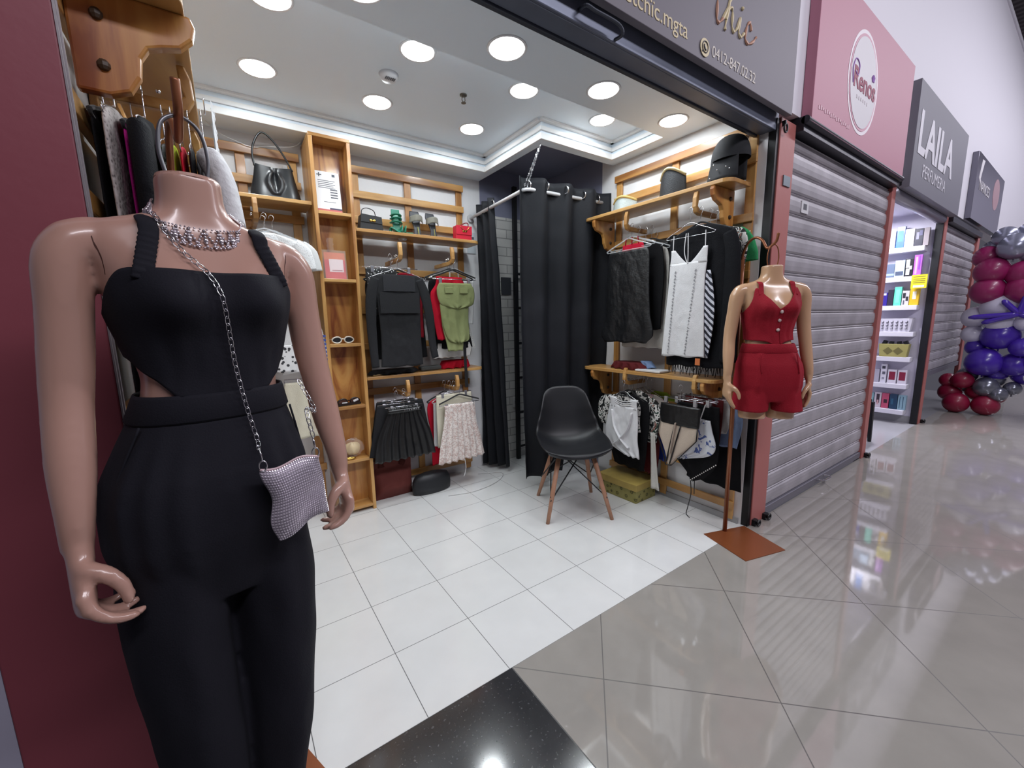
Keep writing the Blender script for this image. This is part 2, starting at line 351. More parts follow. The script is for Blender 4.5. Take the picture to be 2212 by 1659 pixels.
# ---------------- shutters
STEEL = M('galvanised shutter steel', 'A29EA4', .5, .2, var=.18, vscale=5)
def slats(x0, x1, z0, z1, pitch=.116):
    prof = []; z = z0
    while z < z1-1e-4:
        h = min(pitch, z1-z)
        prof += [(.006, z), (-.002, z+.004), (-.008, z+.012), (-.011, z+h*.35), (-.011, z+h*.6), (-.008, z+h-.026), (-.002, z+h-.020), (.005, z+h-.018), (.0, z+h-.012), (-.004, z+h-.008), (.003, z+h-.003)]
        z += pitch
    g = G(); n = len(prof)
    P = [(x, -.0+y+.02, zz) for x in (x0, x1) for (y, zz) in prof]
    g._add(P, [(i, n+i, n+i+1, i+1) for i in range(n-1)])
    return g
t = thing('roller_shutter', 'closed grey roller shutter under the pink shop sign', 'shutter', (2.02, 0, 0))
o = slats(0, 1.865, .06, 2.33).build('curtain', STEEL, t, solid=.002, fix=False)
G().b2((0, -.002, .01), (1.865, .035, .06)).build('bottom_bar', M('bottom bar steel', '7B7983', .5, .5), t, bevel=.004)
G().b2((0, -.05, 2.33), (1.865, .05, 2.405)).tube([(0, -.055, 2.385), (1.865, -.055, 2.385)], .022, 12).build('header_box', M('dark housing steel', '35353C', .4, .6), t)
G().tube(spline([(.86, -.005, .045), (.87, -.05, .05), (1.0, -.05, .05), (1.01, -.005, .045)], 4), .006).build('handle', CHROME, t)
G().b2((.2, .004, 1.93), (.3, .007, 2.0)).build('sticker', M('dirty white sticker', 'C9C9CC', .6), t)
G().b2((.225, .0035, 1.95), (.275, .004, 1.985)).build('sticker_mark', M('sticker dark mark', '55555C', .6), t)
t = thing('roller_shutter', 'grey roller shutter stopped halfway down behind balloons', 'shutter', (5.99, 0, 0))
slats(0, 1.87, .61, 2.3).build('curtain', STEEL, t, solid=.002, fix=False)
G().b2((0, -.002, .555), (1.87, .035, .61)).build('bottom_bar', M('bottom bar steel', '7B7983', .5, .5), t)
G().b2((0, -.05, 2.3), (1.87, .05, 2.36)).build('header_box', M('dark housing steel', '35353C', .4, .6), t)
# rolled-up shutter over the clothes shop
DST = M('brushed blue-grey steel', '6E7484', .42, .5, var=.12, vscale=6)
t = thing('roller_shutter', 'rolled-up shutter housing across the top of the clothes shop', 'shutter', (-.93, 0, 2.28))
G().b2((0, .0, .02), (2.76, .012, .125)).b2((0, .012, .02), (2.76, .085, .03)).build('bottom_bar', DST, t, bevel=.003)
G().b2((0, .085, .012), (2.76, .105, .19)).build('inner_rail', M('dark rail steel', '3F434D', .5, .5), t, bevel=.003)
G().tube([(0, -.028, .112), (2.76, -.028, .112)], .017, 14).b2((0, -.05, .126), (2.76, .05, .15)).build('round_rail', M('round rail steel', '8A8A92', .3, .7), t)
G().tube(spline([(1.27, 0, .06), (1.27, -.035, .055), (1.31, -.04, .05), (1.42, -.04, .05), (1.45, -.035, .03), (1.45, 0, .03)], 5), .006).build('handle', M('dark rail steel', '3F434D', .5, .5), t)
t = thing('roller_shutter', 'rolled shutter tube above the perfume shop doorway', 'shutter', (3.985, 0, 2.26))
G().tube([(0, .02, .055), (1.84, .02, .055)], .048, 16).build('roll', M('roll steel', '9B99A5', .35, .5), t, smooth=True)
G().b2((0, -.04, .1), (1.84, .05, .15)).build('header_box', M('dark housing steel', '35353C', .4, .6), t)
for x, lab_ in ((1.86, 'small lock ring at the foot of the black guide rail'), (2.0, 'small lock ring at the foot of the salmon shop pillar'), (3.97, 'small lock ring at the foot of the second salmon pillar'), (5.98, 'small lock ring at the foot of the third salmon pillar')):
    g = G().b2((-.02, -.02, 0), (.02, .0, .04)).tube([(cos(a)*.018, -.035, .025+sin(a)*.018) for a in [k*pi/6 for k in range(12)]], .006, 6, True).b2((-.005, -.035, .012), (.005, -.02, .03))
    tag(g.build('lock_ring', BLKM, loc=(x, -.012, 0)), lab_, 'lock ring')
tag(G().b2((1.9, -.018, 2.03), (1.985, -.012, 2.085)).build('number_plate', M('grey plate', '77828A', .4, .6), bevel=.001), 'little metal number plate on the salmon shop pillar', 'plate')
g = G().tube([(cos(a)*.018, 0, sin(a)*.022) for a in [k*pi/6 for k in range(12)]], .005, 6, True).b2((-.006, 0, .015), (.006, .03, .04))
tag(g.build('lock_ring', BLKM, loc=(1.85, -.03, 2.31)), 'black ring hanging at the top of the salmon shop pillar', 'lock ring')
# ---------------- signs
R90 = (radians(90), 0, 0)
GOLD = M('pale gold lettering', 'CDBE97', .5, emit=.0); ROSE = M('rose gold lettering', 'B98A72', .5)
t = thing('shop_sign', 'dark grey clothes shop sign with gold script and phone number', 'sign', (0, 0, 0))
G().b2((-.95, -.052, 2.365), (1.857, -.022, 3.19)).build('panel', M('satin charcoal sign board', '6E6A72', .5, spec=.3), t, bevel=.002)
WH = M('sign white', 'D8D4D8', .5)
text('setchïc.mgta', .083, GOLD, t, (.885, -.053, 2.405), R90, 'RIGHT', .001)
text('0412-847.02.32', .062, M('phone digits', 'C9C2B8', .5), t, (1.062, -.053, 2.401), R90, 'LEFT', .001, sx=.98)
G().lathe([(.001, .0), (.034, .0), (.034, .002), (.001, .002)], (1.006, -.054, 2.415), 28, Matrix.Rotation(pi/2, 3, 'X')).build('phone_badge', GOLD, t)
DKM = M('sign charcoal mark', '47444B', .4)
G().tube([(1.006+.021*cos(a), -.057, 2.416+.021*sin(a)) for a in [k*2*pi/20 for k in range(20)]], .0022, 5, True).tube(spline([(.999, -.057, 2.424), (.9985, -.057, 2.417), (1.005, -.057, 2.408), (1.013, -.057, 2.407)], 4), .0035, 6).tube([(.989, -.057, 2.405), (.985, -.057, 2.395), (.995, -.057, 2.399)], .002, 5).build('phone_mark', DKM, t)
def script(pts, r, mat):
    P = spline([(x, -.054, z) for x, z in pts], 8); n = len(P)
    rr = [r*(.35+.65*abs(sin(i*.33+1))) for i in range(n)]
    return G().tube(P, rr, 6, flat=1).build('script_stroke', mat, t)
# chic, script letters
script([(1.128, 2.66), (1.105, 2.668), (1.085, 2.62), (1.083, 2.555), (1.1, 2.54), (1.13, 2.565)], .0075, ROSE)
script([(1.13, 2.565), (1.19, 2.66), (1.235, 2.76), (1.225, 2.80), (1.2, 2.74), (1.165, 2.6), (1.15, 2.53)], .008, GOLD)
script([(1.155, 2.57), (1.185, 2.625), (1.205, 2.62), (1.205, 2.57), (1.222, 2.545), (1.25, 2.57)], .007, GOLD)
script([(1.25, 2.57), (1.27, 2.62), (1.265, 2.56), (1.285, 2.545), (1.31, 2.57)], .007, GOLD)
G().sph((1.285, -.054, 2.66), .008).build('letter_dot', GOLD, t)
script([(1.37, 2.60), (1.36, 2.63), (1.335, 2.61), (1.322, 2.56), (1.345, 2.54), (1.39, 2.56), (1.42, 2.59)], .007, ROSE)
t = thing('shop_sign', 'pink shop sign with a white oval emblem over the closed shutter', 'sign')
SP = M('glossy salmon pink sign', 'B4788A', .5, spec=.35)
G().b2((2.045, -.075, 2.375), (3.83, -.022, 3.19)).build('panel', SP, t, bevel=.002)
def disc(g, cx, cz, rx, rz, y0, y1, n=48): return g.prism([(cx+rx*cos(2*pi*k/n), cz+rz*sin(2*pi*k/n)) for k in range(n)], y0, y1, 1)
disc(G(), 2.77, 2.765, .27, .30, -.0765, -.075).build('oval_border', M('emblem white', 'D0C6CC', .4), t)
disc(G(), 2.77, 2.765, .25, .278, -.078, -.0765).build('oval_ring', M('emblem rose ring', 'A85C78', .4), t)
disc(G(), 2.77, 2.765, .235, .262, -.0795, -.078).build('oval_field', M('emblem grey field', 'C9C6CB', .5), t)
text('Renos', .165, M('emblem crimson', '95405A', .6), t, (2.785, -.0805, 2.71), R90, 'CENTER', .001, bold=.003, sx=.98)
G()._add([], []).b2((2.66, -.0805, 2.655), (2.68, -.0795, 2.675)).b2((2.70, -.0805, 2.653), (2.715, -.0795, 2.675)).b2((2.735, -.0805, 2.655), (2.75, -.0795, 2.675)).b2((2.775, -.0805, 2.655), (2.79, -.0795, 2.675)).b2((2.81, -.0805, 2.655), (2.825, -.0795, 2.675)).b2((2.85, -.0805, 2.653), (2.86, -.0795, 2.675)).build('faded_letter_row', M('emblem small text', 'B3A9B0', .5), t)
G().tube(spline([(2.58, -.081, 2.72), (2.56, -.081, 2.80), (2.60, -.081, 2.86), (2.66, -.081, 2.84), (2.65, -.081, 2.78), (2.6, -.081, 2.79)], 6), .0035, 6).build('emblem_swirl', M('emblem violet', '9A6AB8', .5), t)
for k in range(5):
    a = radians(60+k*20); G().tube([(2.93+.02*cos(a), -.081, 2.80+.02*sin(a)), (2.93+.045*cos(a), -.081, 2.80+.06*sin(a))], .003, 5).build('emblem_ray', M('emblem violet', '9A6AB8', .5), t)
g = G()
for k in range(17): g.b2((2.12+.029*k, -.0765, 2.455+.004*(k % 3)), (2.14+.029*k, -.075, 2.475+.004*((k*2) % 3)))
g.build('faded_letter_row', M('sign small pale text', 'C296A4', .5), t)
t = thing('shop_sign', 'dark grey perfume shop sign reading LAILA', 'sign')
G().b2((3.99, -.09, 2.34), (5.92, -.022, 3.15)).build('panel', M('charcoal perfume sign', '75747E', .55, spec=.3), t, bevel=.002)
LW = M('laila white', 'D2D0D8', .5)
text('LAILA', .45, LW, t, (4.06, -.092, 2.63), R90, 'LEFT', .001, bold=.012, sx=1.12)
text('PERFUMERIA', .15, LW, t, (4.3, -.092, 2.465), R90, 'LEFT', .001, sx=1.0, spacing=1.05)
t = thing('shop_sign', 'mirror-like dark sign with pale letters above the far shutter', 'sign')
G().b2((6.7, -.075, 2.42), (8.75, -.022, 3.17)).build('panel', M('glossy violet-grey sign', '6A6878', .06, .3, coat=.6), t, bevel=.002)
text('NANCES', .17, M('sign white', 'D8D4D8', .5), t, (6.95, -.077, 2.78), R90, 'LEFT', .001, sx=1.1)
G().prism([(6.86, 2.9), (6.95, 3.12), (7.1, 3.13), (7.0, 2.97), (6.95, 2.86)], -.0765, -.075, 1).build('white_swoosh', M('sign white', 'D8D4D8', .5), t)
disc(G(), 8.2, 2.9, .25, .2, -.0765, -.075).build('blush_patch', M('blush sign patch', 'B08A90', .3), t)
# ================================================================ FURNITURE OF THE SHOP
BOLT = M('dark bolt', '3A2A1C', .5)
def rrect(x0, z0, x1, z1, r, n=4, corners='abcd'):
    """rounded rectangle polygon: corner order a=x0z0 b=x1z0 c=x1z1 d=x0z1"""
    out = []
    for k, (cx_, cz_, a0) in zip('abcd', ((x0, z0, pi), (x1, z0, 1.5*pi), (x1, z1, 0), (x0, z1, .5*pi))):
        if k in corners:
            sx = cx_+(r if cx_ == x0 else -r); sz = cz_+(r if cz_ == z0 else -r)
            out += [(sx+r*cos(a0+i*pi/2/n), sz+r*sin(a0+i*pi/2/n)) for i in range(n+1)]
        else: out.append((cx_, cz_))
    return out
# bracket profile (d = distance from wall, z below shelf underside), stepped and rounded like the photo
BRK = [(0, 0), (.215, 0), (.222, -.02), (.215, -.05), (.19, -.075), (.155, -.085), (.13, -.095), (.115, -.12), (.11, -.16), (.09, -.195), (.055, -.21), (0, -.21)]
def rack(name, label, origin, rz, width, rails, posts, shelves, brackets, arms, zt, zb=.02, extras=None):
    """local: +x along the wall to the viewer's right, -y out of the wall, wall plane at y=0"""
    t = thing(name, label, 'wall rack', origin, rz)
    for z in rails:
        G().b2((0, -.04, z-.024), (width, -.02, z+.024)).build('rail', WOODX, t, bevel=.003)
    for x in posts:
        G().b2((x-.025, -.02, zb), (x+.025, -.002, zt)).build('post', WOODZ, t, bevel=.003)
    for (x0, x1, z, dep, cor) in shelves:
        g = G().prism([(x, -y-.022 if False else -y) for x, y in rrect(x0, .0, x1, dep, .06, 6, cor)], z-.022, z, 2)
        g.v = [(v[0], v[1]-.022-.018, v[2]) for v in g.v]
        g.build('shelf', WOODX, t, bevel=.003)
    for (x, z) in brackets:
        b = G().prism([(-d-.04, z-.022+dz) for d, dz in BRK], x-.014, x+.014, 0).build('bracket', WOODP, t, bevel=.006)
        G().sph((x-.015 if extras == 'L' else x+.015, -.09, z-.075), .012, 8, 5).sph((x-.015 if extras == 'L' else x+.015, -.09, z-.175), .012, 8, 5).build('bolt_head', BOLT, b)
    for (x, z, L) in arms:
        # wooden hook arm: runs out from the wall, curls up at the tip to the shelf above
        P = [(-.04, z-.012), (-.04, z-.04), (-L+.03, z-.04), (-L-.005, z-.03), (-L-.022, z+.0), (-L-.02, z+.05), (-L-.008, z+.085), (-L+.01, z+.085), (-L+.008, z+.04), (-L+.0, z+.005), (-L+.025, z-.012)]
        a = G().prism(P, x-.013, x+.013, 0).build('hook_arm', WOODX, t, bevel=.004)
        g = G()
        for k in range(2): g.sph((x-.02, -L+.02+.035*k, z+.0), .006, 8, 5)
        g.build('chrome_peg', CHROME, a, smooth=True)
    return t
# back wall, left of the tower
rack('wall_rack', 'wooden wall rack left of the tall narrow shelf tower', (-.96, 1.97, 0), 0, .70,
     [2.36, 2.19, 1.98, 1.72, 1.45, 1.15, .75, .3], [.05, .38, .66], [(.0, .715, 2.05, .22, '')], [(.12, 2.05)], [(.41, 1.935, .30)], 2.385)
# back wall, right of the tower
rack('wall_rack', 'wooden wall rack right of the tower with two shelves', (.025, 1.97, 0), 0, .90,
     [2.36, 2.2, 2.03, 1.68, 1.4, 1.14, .8, .4, .1], [.06, .44, .87], [(-.02, .92, 1.925, .22, 'c'), (-.02, .92, .94, .22, 'c')],
     [], [(.24, 1.76, .33), (.63, 1.76, .33), (.24, .82, .33), (.63, .82, .33)], 2.385)
# right wall (rack x runs toward the shop front: local +x -> world -y)
RR = rack('wall_rack', 'wooden wall rack with caps and visors on its top shelf', (1.80, 1.09, 0), -pi/2, 1.02,
     [2.335, 2.18, 1.865, 1.545, 1.39, .70, .32, .12], [.03, .50, .985], [(-.11, 1.0, 2.05, .22, 'cd'), (-.11, .98, .94, .22, 'cd')],
     [(.0, 2.05), (.90, 2.05), (.0, .94), (.90, .94)], [(.30, 1.935, .245), (.80, 1.935, .245), (.32, .875, .245), (.85, .875, .245)], 2.36)
# left wall (local +x -> world +y)
rack('wall_rack', 'wooden wall rack behind the mannequin beside the red pillar', (-1.0, .07, 0), pi/2, 1.5,
     [2.36, 2.18, 1.98, 1.78, 1.58, 1.38, 1.1, .8, .5, .2], [.03, .5, 1.0, 1.47], [(.02, 1.4, 2.05, .205, 'cd'), (.10, 1.4, .94, .2, 'cd')],
     [(.12, 2.05), (1.2, 2.05)], [(.34, 1.935, .22), (.80, 1.935, .22)], 2.385, extras='L')
# small puck lights stuck under the shelves
for (x, y, z, l) in ((.35, 1.80, 1.903, 'round puck lamp under the shelf below the green sandals'), (.25, 1.80, .918, 'round puck lamp under lower back shelf, nearer the tower'), (.66, 1.80, .918, 'round puck lamp under lower back shelf, nearer the curtain'), (1.66, .62, .918, 'round puck lamp under the lower right shelf')):
    tag(G().lathe([(.001, -.014), (.024, -.014), (.03, -.006), (.03, 0), (.001, 0)], (x, y, z), 20).build('puck_lamp', M('puck chrome', 'C9CACC', .3, .6), smooth=False), l, 'lamp')
# ---- tall narrow tower
t = thing('shelf_tower', 'tall narrow wooden display tower with seven open compartments', 'shelf tower', (-.24, 1.682, 0))
Wd, Dp, H = .238, .283, 2.42
G().b2((0, 0, 0), (.022, Dp, H)).build('side_panel', WOODZ, t, bevel=.002)
G().b2((Wd-.022, 0, 0), (Wd, Dp, H)).build('side_panel', WOODZ, t, bevel=.002)
G().b2((.022, .12, .0), (Wd-.022, .135, H)).build('back_panel', WOODP, t)
G().b2((.0, -.001, H), (Wd, Dp, H+.02)).build('top_board', WOODX, t, bevel=.003)
for z in (2.0, 1.592, 1.178, .760, .385, .045):
    G().b2((.022, .001, z-.02), (Wd-.022, .12, z)).build('shelf_board', WOODX, t, bevel=.002)
# things in the tower
def paper(x, y, z, w, h, mat, name='notice_sheet', tilt=.12):
    return G().box((x, y, z+h/2), (w, .0015, h), Matrix.Rotation(-tilt, 3, 'X')).build(name, mat)
t = thing('notice_sheet', 'white printed payment notice leaning in the top of the tower', 'notice', (-.14, 1.735, 2.002), .0)
G().box((0, 0, .125), (.145, .0015, .245), Matrix.Rotation(-.12, 3, 'X')).build('paper', M('notice paper', 'DADADD', .5), t)
INK = M('printed grey ink', '55555C', .6)
def flatbits(name, items, mat, par, y0=-.001, tilt=-.12, zc=.125):
    g = G(); R = Matrix.Rotation(tilt, 3, 'X')
    for (x0, z0, x1, z1) in items:
        c = R @ Vector(((x0+x1)/2, y0, (z0+z1)/2-zc)); g.box(c+Vector((0, 0, zc)), (x1-x0, .0006, z1-z0), R)
    return g.build(name, mat, par)
flatbits('text_lines', [(-.055, .19-.011*k, .045-(k % 2)*.01, .194-.011*k) for k in range(5)]+[(.012, .135-.016*k, .055, .143-.016*k) for k in range(4)]+[(-.03, .06, .04, .063)], INK, t)
flatbits('logo_star', [(-.058, .222, -.03, .228), (-.048, .213, -.042, .238), (.03, .22, .048, .236)], M('notice logo grey', '3F4550', .6), t)
flatbits('footer_band', [(-.0725, .003, .0725, .016)], M('notice footer red', 'B05A58', .6), t, -.0012)
flatbits('footer_band', [(0, .016, .0725, .026)], M('notice footer navy', '3A3550', .6), t, -.0012)
t = thing('acrylic_sign', 'glossy red and orange payment card in a clear sleeve', 'sign', (-.135, 1.735, 1.594), .0)
RO = M('red orange card', 'C4303A', .45)
G().box((0, 0, .085), (.125, .002, .165), Matrix.Rotation(-.1, 3, 'X')).build('card', RO, t)
flatbits('orange_band', [(-.0625, .12, .0625, .167)], M('orange card band', 'C9602C', .45), t, -.0012, -.1, .085)
flatbits('white_panel', [(-.035, .045, .05, .125)], M('white card panel', 'DDC9CC', .4), t, -.0016, -.1, .085)
flatbits('caption_line', [(-.02, .052, .042, .057)], M('card caption', '9A4A55', .5), t, -.0022, -.1, .085)
CLEAR = M('clear plastic', 'F4F6F8', .12, alpha=.09, coat=1, spec=.9)
G().box((-.005, -.004, .092), (.15, .002, .18), Matrix.Rotation(-.1, 3, 'X')).build('clear_sleeve', CLEAR, t)
G().grid(lambda u, v: (-.02+.04*(u-.5)+.004*sin(v*15), .0+.01*sin(u*9), .18+.075*v), 5, 6).build('plastic_tip', CLEAR, t, smooth=True)
def glasses(t, fm, lm, s=1.0):
    for sx in (-1, 1):
        P = [(sx*.033*s+.027*s*cos(a)*(1+.12*cos(a)*sx), 0, .02*s+.018*s*sin(a)+.004*sx*cos(a)*0) for a in [k*2*pi/20 for k in range(20)]]
        G().tube(P, .0042*s, 6, True).build('rim', fm, t, smooth=True)
        G().prism([(p[0], p[2]) for p in P], -.001, .001, 1).build('lens', lm, t)
        G().tube([(sx*.062*s, 0, .026*s), (sx*.064*s, .05, .022*s), (sx*.05*s, .09, .01)], .003*s, 6).build('temple', fm, t)
    G().tube([(-.008*s, 0, .024*s), (0, -.002, .027*s), (.008*s, 0, .024*s)], .0035*s, 6).build('bridge', fm, t)
t = thing('sunglasses', 'white-framed sunglasses with dark lenses on a tower shelf', 'sunglasses', (-.125, 1.735, 1.18), .1)
glasses(t, M('white frame', 'DAD7D0', .3), M('dark lens', '2A2C30', .1), 1.1)
t = thing('sunglasses', 'dark brown sunglasses with a white price tag', 'sunglasses', (-.12, 1.735, .762), .1)
glasses(t, M('dark brown frame', '1E1512', .3), M('brown lens', '4A2E24', .1), 1.15)
G().box((-.03, -.008, .014), (.035, .001, .016)).box((.045, -.008, .028), (.035, .001, .014), Matrix.Rotation(-.3, 3, 'Y')).build('price_tag', M('white tag', 'D8D8D8', .5), t)
G().prism(rrect(-.075, 0, .075, .016, .006), -.02, .02, 1).build('glasses_case', M('dark brown frame', '1E1512', .3), t)
t = thing('wrapped_accessory', 'cream shell-shaped accessory wrapped in clear crinkled plastic', 'accessory', (-.12, 1.735, .387))
g = G(); g.grid(lambda u, v: ((.05+.02*sin(2*pi*u*1))*cos(2*pi*u)*sin(pi*v)+.0, .035*sin(2*pi*u)*sin(pi*v), .065-.045*cos(pi*v)*(-1)-.0+.006*sin(10*pi*u)*sin(pi*v)), 40, 16)
g.build('cream_shell', M('cream fabric', 'CDB68A', .6), t, smooth=True)
g = G(); g.grid(lambda u, v: (.075*cos(2*pi*u)*sin(pi*v)*(1+.12*noise.noise(Vector((u*9, v*7, 1)))), .05*sin(2*pi*u)*sin(pi*v), .072-.062*cos(pi*v)*(-1)+.02*noise.noise(Vector((u*8, v*9, 4)))), 26, 14)
g.build('clear_wrap', CLEAR, t)
t = thing('bangle', 'gold bangle bracelet lying under the plastic-wrapped accessory', 'bangle', (-.15, 1.705, .388))
G().tube([(.035*cos(a), .012*sin(a), .008) for a in [k*2*pi/24 for k in range(24)]], .006, 8, True).build('ring', M('gold metal', 'C9A85A', .25, 1), t, smooth=True)
# ---- chair
t = thing('side_chair', 'black moulded plastic chair with four splayed wooden legs', 'chair', (1.125, .865, 0), radians(-29))
PLB = M('matte black plastic', '17181C', .42, spec=.4)
def shell(u, v):
    # v 0 front lip -> 1 top of back ; u -1..1
    prof = [(0, -.235, .425, .19), (.1, -.215, .452, .215), (.25, -.10, .445, .235), (.42, .06, .432, .235), (.52, .135, .455, .228), (.62, .175, .52, .215), (.8, .215, .67, .182), (.93, .24, .78, .158), (1, .25, .825, .145)]
    y, z, w = interp(prof, v); uu = 2*u-1
    q = abs(uu)
    edge = q**2.6
    lift = edge*(.075*math.exp(-((v-.45)/.28)**2)+.012)
    # round the corners at the top and the front
    cr = max(0, (v-.86)/.14); cf = max(0, (.14-v)/.14)
    z -= (q**4)*(.035*cr**1.5); y += (q**3)*(.05*cf**1.5)
    fwd = edge*.05*max(0, min(1, (v-.35)/.3))*(1-.6*max(0, (v-.8)/.2))
    return (uu*w, y-fwd, z+lift*(1 if v < .65 else max(0, 1-(v-.65)*4)))
G().grid(shell, 28, 40).build('seat_shell', PLB, t, smooth=True, solid=.007)
LEGW = M('beech leg', 'A97C62', .5, var=.12, vscale=20)
for sx in (-1, 1):
    for sy, yy in ((-1, -.20), (1, .185)):
        top = Vector((sx*.115, -.11 if sy < 0 else .07, .415)); bot = Vector((sx*(.215 if sy < 0 else .205), -.225 if sy < 0 else .215, 0))
        l = G().tube([bot, bot.lerp(top, .5), top], [.012, .0155, .0165], 12).build('leg', LEGW, t, smooth=True)
for a, b in (((-.19, -.20, .14), (.09, .04, .40)), ((.19, -.20, .14), (-.09, .04, .40)), ((-.185, .185, .16), (-.14, -.12, .40)), ((.185, .185, .16), (.14, -.12, .40)), ((-.187, -.19, .16), (-.13, .09, .40)), ((.187, -.19, .16), (.13, .09, .40)), ((-.18, .18, .16), (.09, -.02, .40)), ((.18, .18, .16), (-.09, -.02, .40)), ((-.12, -.1, .405), (.12, -.1, .405)), ((-.12, .08, .405), (.12, .08, .405))):
    G().tube([a, b], .0045, 6).build('wire_strut', BLKM, t)
# ---- snakeskin box
t = thing('storage_box', 'low box with golden lid and olive snakeskin-print sides', 'box', (1.62, .79, 0), radians(2))
SNAKE = ramp_mat('olive snakeskin print', 'voronoi', [(.0, '2B2A12'), (.08, '8A8440'), (.2, '6E6A35'), (.28, '2B2A12'), (.34, '918B4C'), (1, '9C965A')], 26, .5, 0)
G().b2((-.115, -.17, 0), (.115, .17, .105)).build('box_body', SNAKE, t, bevel=.002)
G().b2((-.122, -.177, .09), (.122, .177, .14)).build('lid', M('golden wood-effect lid', 'AC9650', .45, var=.1, vscale=14), t, bevel=.003)
# ---- bags on the floor under the back rack
tag(G().grid(lambda u, v: (.03+.28*u+.0, 1.80-.06*sin(pi*min(1, v*1.3))*(sin(pi*u)**.3)+.01*noise.noise(Vector((u*6, v*5, 2))), .0+.30*v), 14, 12).b2((.035, 1.80, 0), (.305, 1.90, .29)).build('cloth_sack', M('dark rust red cloth', '5E2620', .85), smooth=True), 'dark rust-red cloth sack on the floor under black skirts', 'sack')
g = G(); g.loft([[(.44+.155*cos(a)*s*(1 if abs(cos(a)) < .9 else 1), 1.72+.06*sin(a)*s, z) for a in [k*2*pi/24 for k in range(24)]] for z, s in ((.0, .85), (.01, 1), (.05, 1.03), (.1, 1), (.14, .86), (.155, .55))])
tag(g.build('duffel_bag', M('black nylon bag', '14161B', .5), smooth=True), 'small black nylon bag lying beside the rust-red sack', 'bag')
g = G(); g.tube(spline([(.5, 1.55, .006), (.7, 1.50, .006), (.95, 1.56, .006), (1.08, 1.7, .006), (.9, 1.8, .006)], 8), .003, 6)
tag(g.build('cable', M('white cable', 'C9C9C9', .5)), 'thin white cable lying on the tiles by the curtain', 'cable')
# ---- fitting corner: rod, chain, curtains, ladder
t = thing('curtain_rod', 'bent white curtain rod around the fitting corner', 'curtain rod')
RODM = M('satin white rod', 'C9C9CC', .35, .2)
G().tube([(1.0, 1.965, 2.15), (1.0, 1.27, 2.18), (1.004, 1.235, 2.185), (1.02, 1.21, 2.187), (1.05, 1.2, 2.188), (1.795, 1.2, 2.20)], .0125, 12).build('rod', RODM, t, smooth=True)
G().lathe([(.03, 0), (.03, .008), (.001, .008)], (1.0, 1.96, 2.15), 16, Matrix.Rotation(pi/2, 3, 'X')).build('end_cap', RODM, t)
t = thing('hanging_chain', 'thin twin chain holding the curtain rod to the ceiling', 'chain')
for dx in (-.006, .006):
    g = G()
    for k in range(16):
        c = Vector((1.01+dx*(16-k)/8+.055*k/16, 1.2-.10*k/16, 2.21+.0155*k)); R = Matrix.Rotation(k*pi/2, 3, 'Z')
        g.tube([c+R @ Vector((.004*cos(a), 0, .0105*sin(a))) for a in [q*pi/4 for q in range(8)]], .0012, 5, True)
    g.build('chain', CHROME, t)
CURT = M('black blackout curtain', '0A0D15', .7, spec=.35, bump=.15, bscale=220)
def curtain(name, label, path, z0, z1, folds, amp, flare=1.0, seed=0, grom=(), head=.045, hem=None):
    """path: function s -> (x, y, nx, ny)"""
    t = thing(name, label, 'curtain')
    def fn(u, v):
        x, y, nx, ny = path(u, v); z = z1+(z0-z1)*v
        if hem: z += hem(u)*v**3
        a = amp*(.75+.5*v*flare)*sin(2*pi*folds*u+.6*sin(3*v+seed))+.006*noise.noise(Vector((u*12, v*5, seed)))
        a += .004*noise.noise(Vector((u*4, v*22, seed+3)))
        return (x+nx*a, y+ny*a, z)
    G().grid(fn, int(folds*18), 60).build('cloth', CURT, t, smooth=True, solid=.003)
    for (u) in grom:
        x, y, nx, ny = path(u, 0); a = amp*.75*sin(2*pi*folds*u+.6*sin(seed)); 
        ax = Matrix.Rotation(math.atan2(ny, nx)+grom_turn[0], 3, 'Z')
        P = [Vector((x+nx*a, y+ny*a, z1-head))+ax @ Vector((.0, .026*cos(q), .026*sin(q))) for q in [k*2*pi/18 for k in range(18)]]
        G().tube(P, .0055, 6, True).build('grommet', CHROME, t, smooth=True)
    return t
grom_turn = [0]
def p1(u, v):   # bunch gathered at the back wall end, hanging along Y at x=1.06
    return (1.035-.03*u+.02*v+.15*u*v, 1.93-.31*u+.06*u*v, 1, .1)
curtain('curtain', 'narrow gathered black curtain beside the back wall rack', p1, .03, 2.235, 3.0, .035, .8, 1.3, grom=(.97,), hem=lambda u: .02*u)
grom_turn = [pi/2]
def p2(u, v):
    return (.962+.06*v+(.832-.06*v)*u, 1.2+.06*v-.03*u, 0, 1)
curtain('curtain', 'wide black grommet curtain hanging behind the black chair', p2, .10, 2.265, 3.6, .042, .2, .2, grom=(.10, .245, .45, .68, .88), hem=lambda u: (.0 if u < .45 else .12)*1)
t = thing('ladder_rack', 'black metal ladder-style rack inside the fitting corner', 'ladder rack', (1.40, 1.915, 0))
G().b2((0, -.015, .0), (.035, .015, 2.45)).build('upright', BLKM, t); G().b2((.36, -.015, 0), (.40, .015, 2.45)).build('upright', BLKM, t)
for z in (.12, .45, .78, 1.1, 1.42, 1.72): G().tube([(.02, 0, z), (.38, 0, z)], .012, 8).build('rung', BLKM, t)
tag(G().b2((-.05, -.012, 0), (.05, 0, .15)).build('breaker_panel', M('dark breaker cover', '3A3C42', .35), loc=(1.345, 1.968, 1.54)), 'small dark breaker panel on the stone-veneer wall', 'breaker panel')
t = thing('wall_socket', 'white wall socket low on the stone-veneer wall', 'socket', (1.425, 1.968, .50))
G().b2((-.03, -.02, 0), (.03, 0, .1)).build('cover', M('white socket plastic', 'C9C9C9', .4), t, bevel=.003)
G().b2((-.018, -.022, .03), (.018, -.02, .06)).build('outlet', M('grey outlet', '8A8A8A', .5), t)
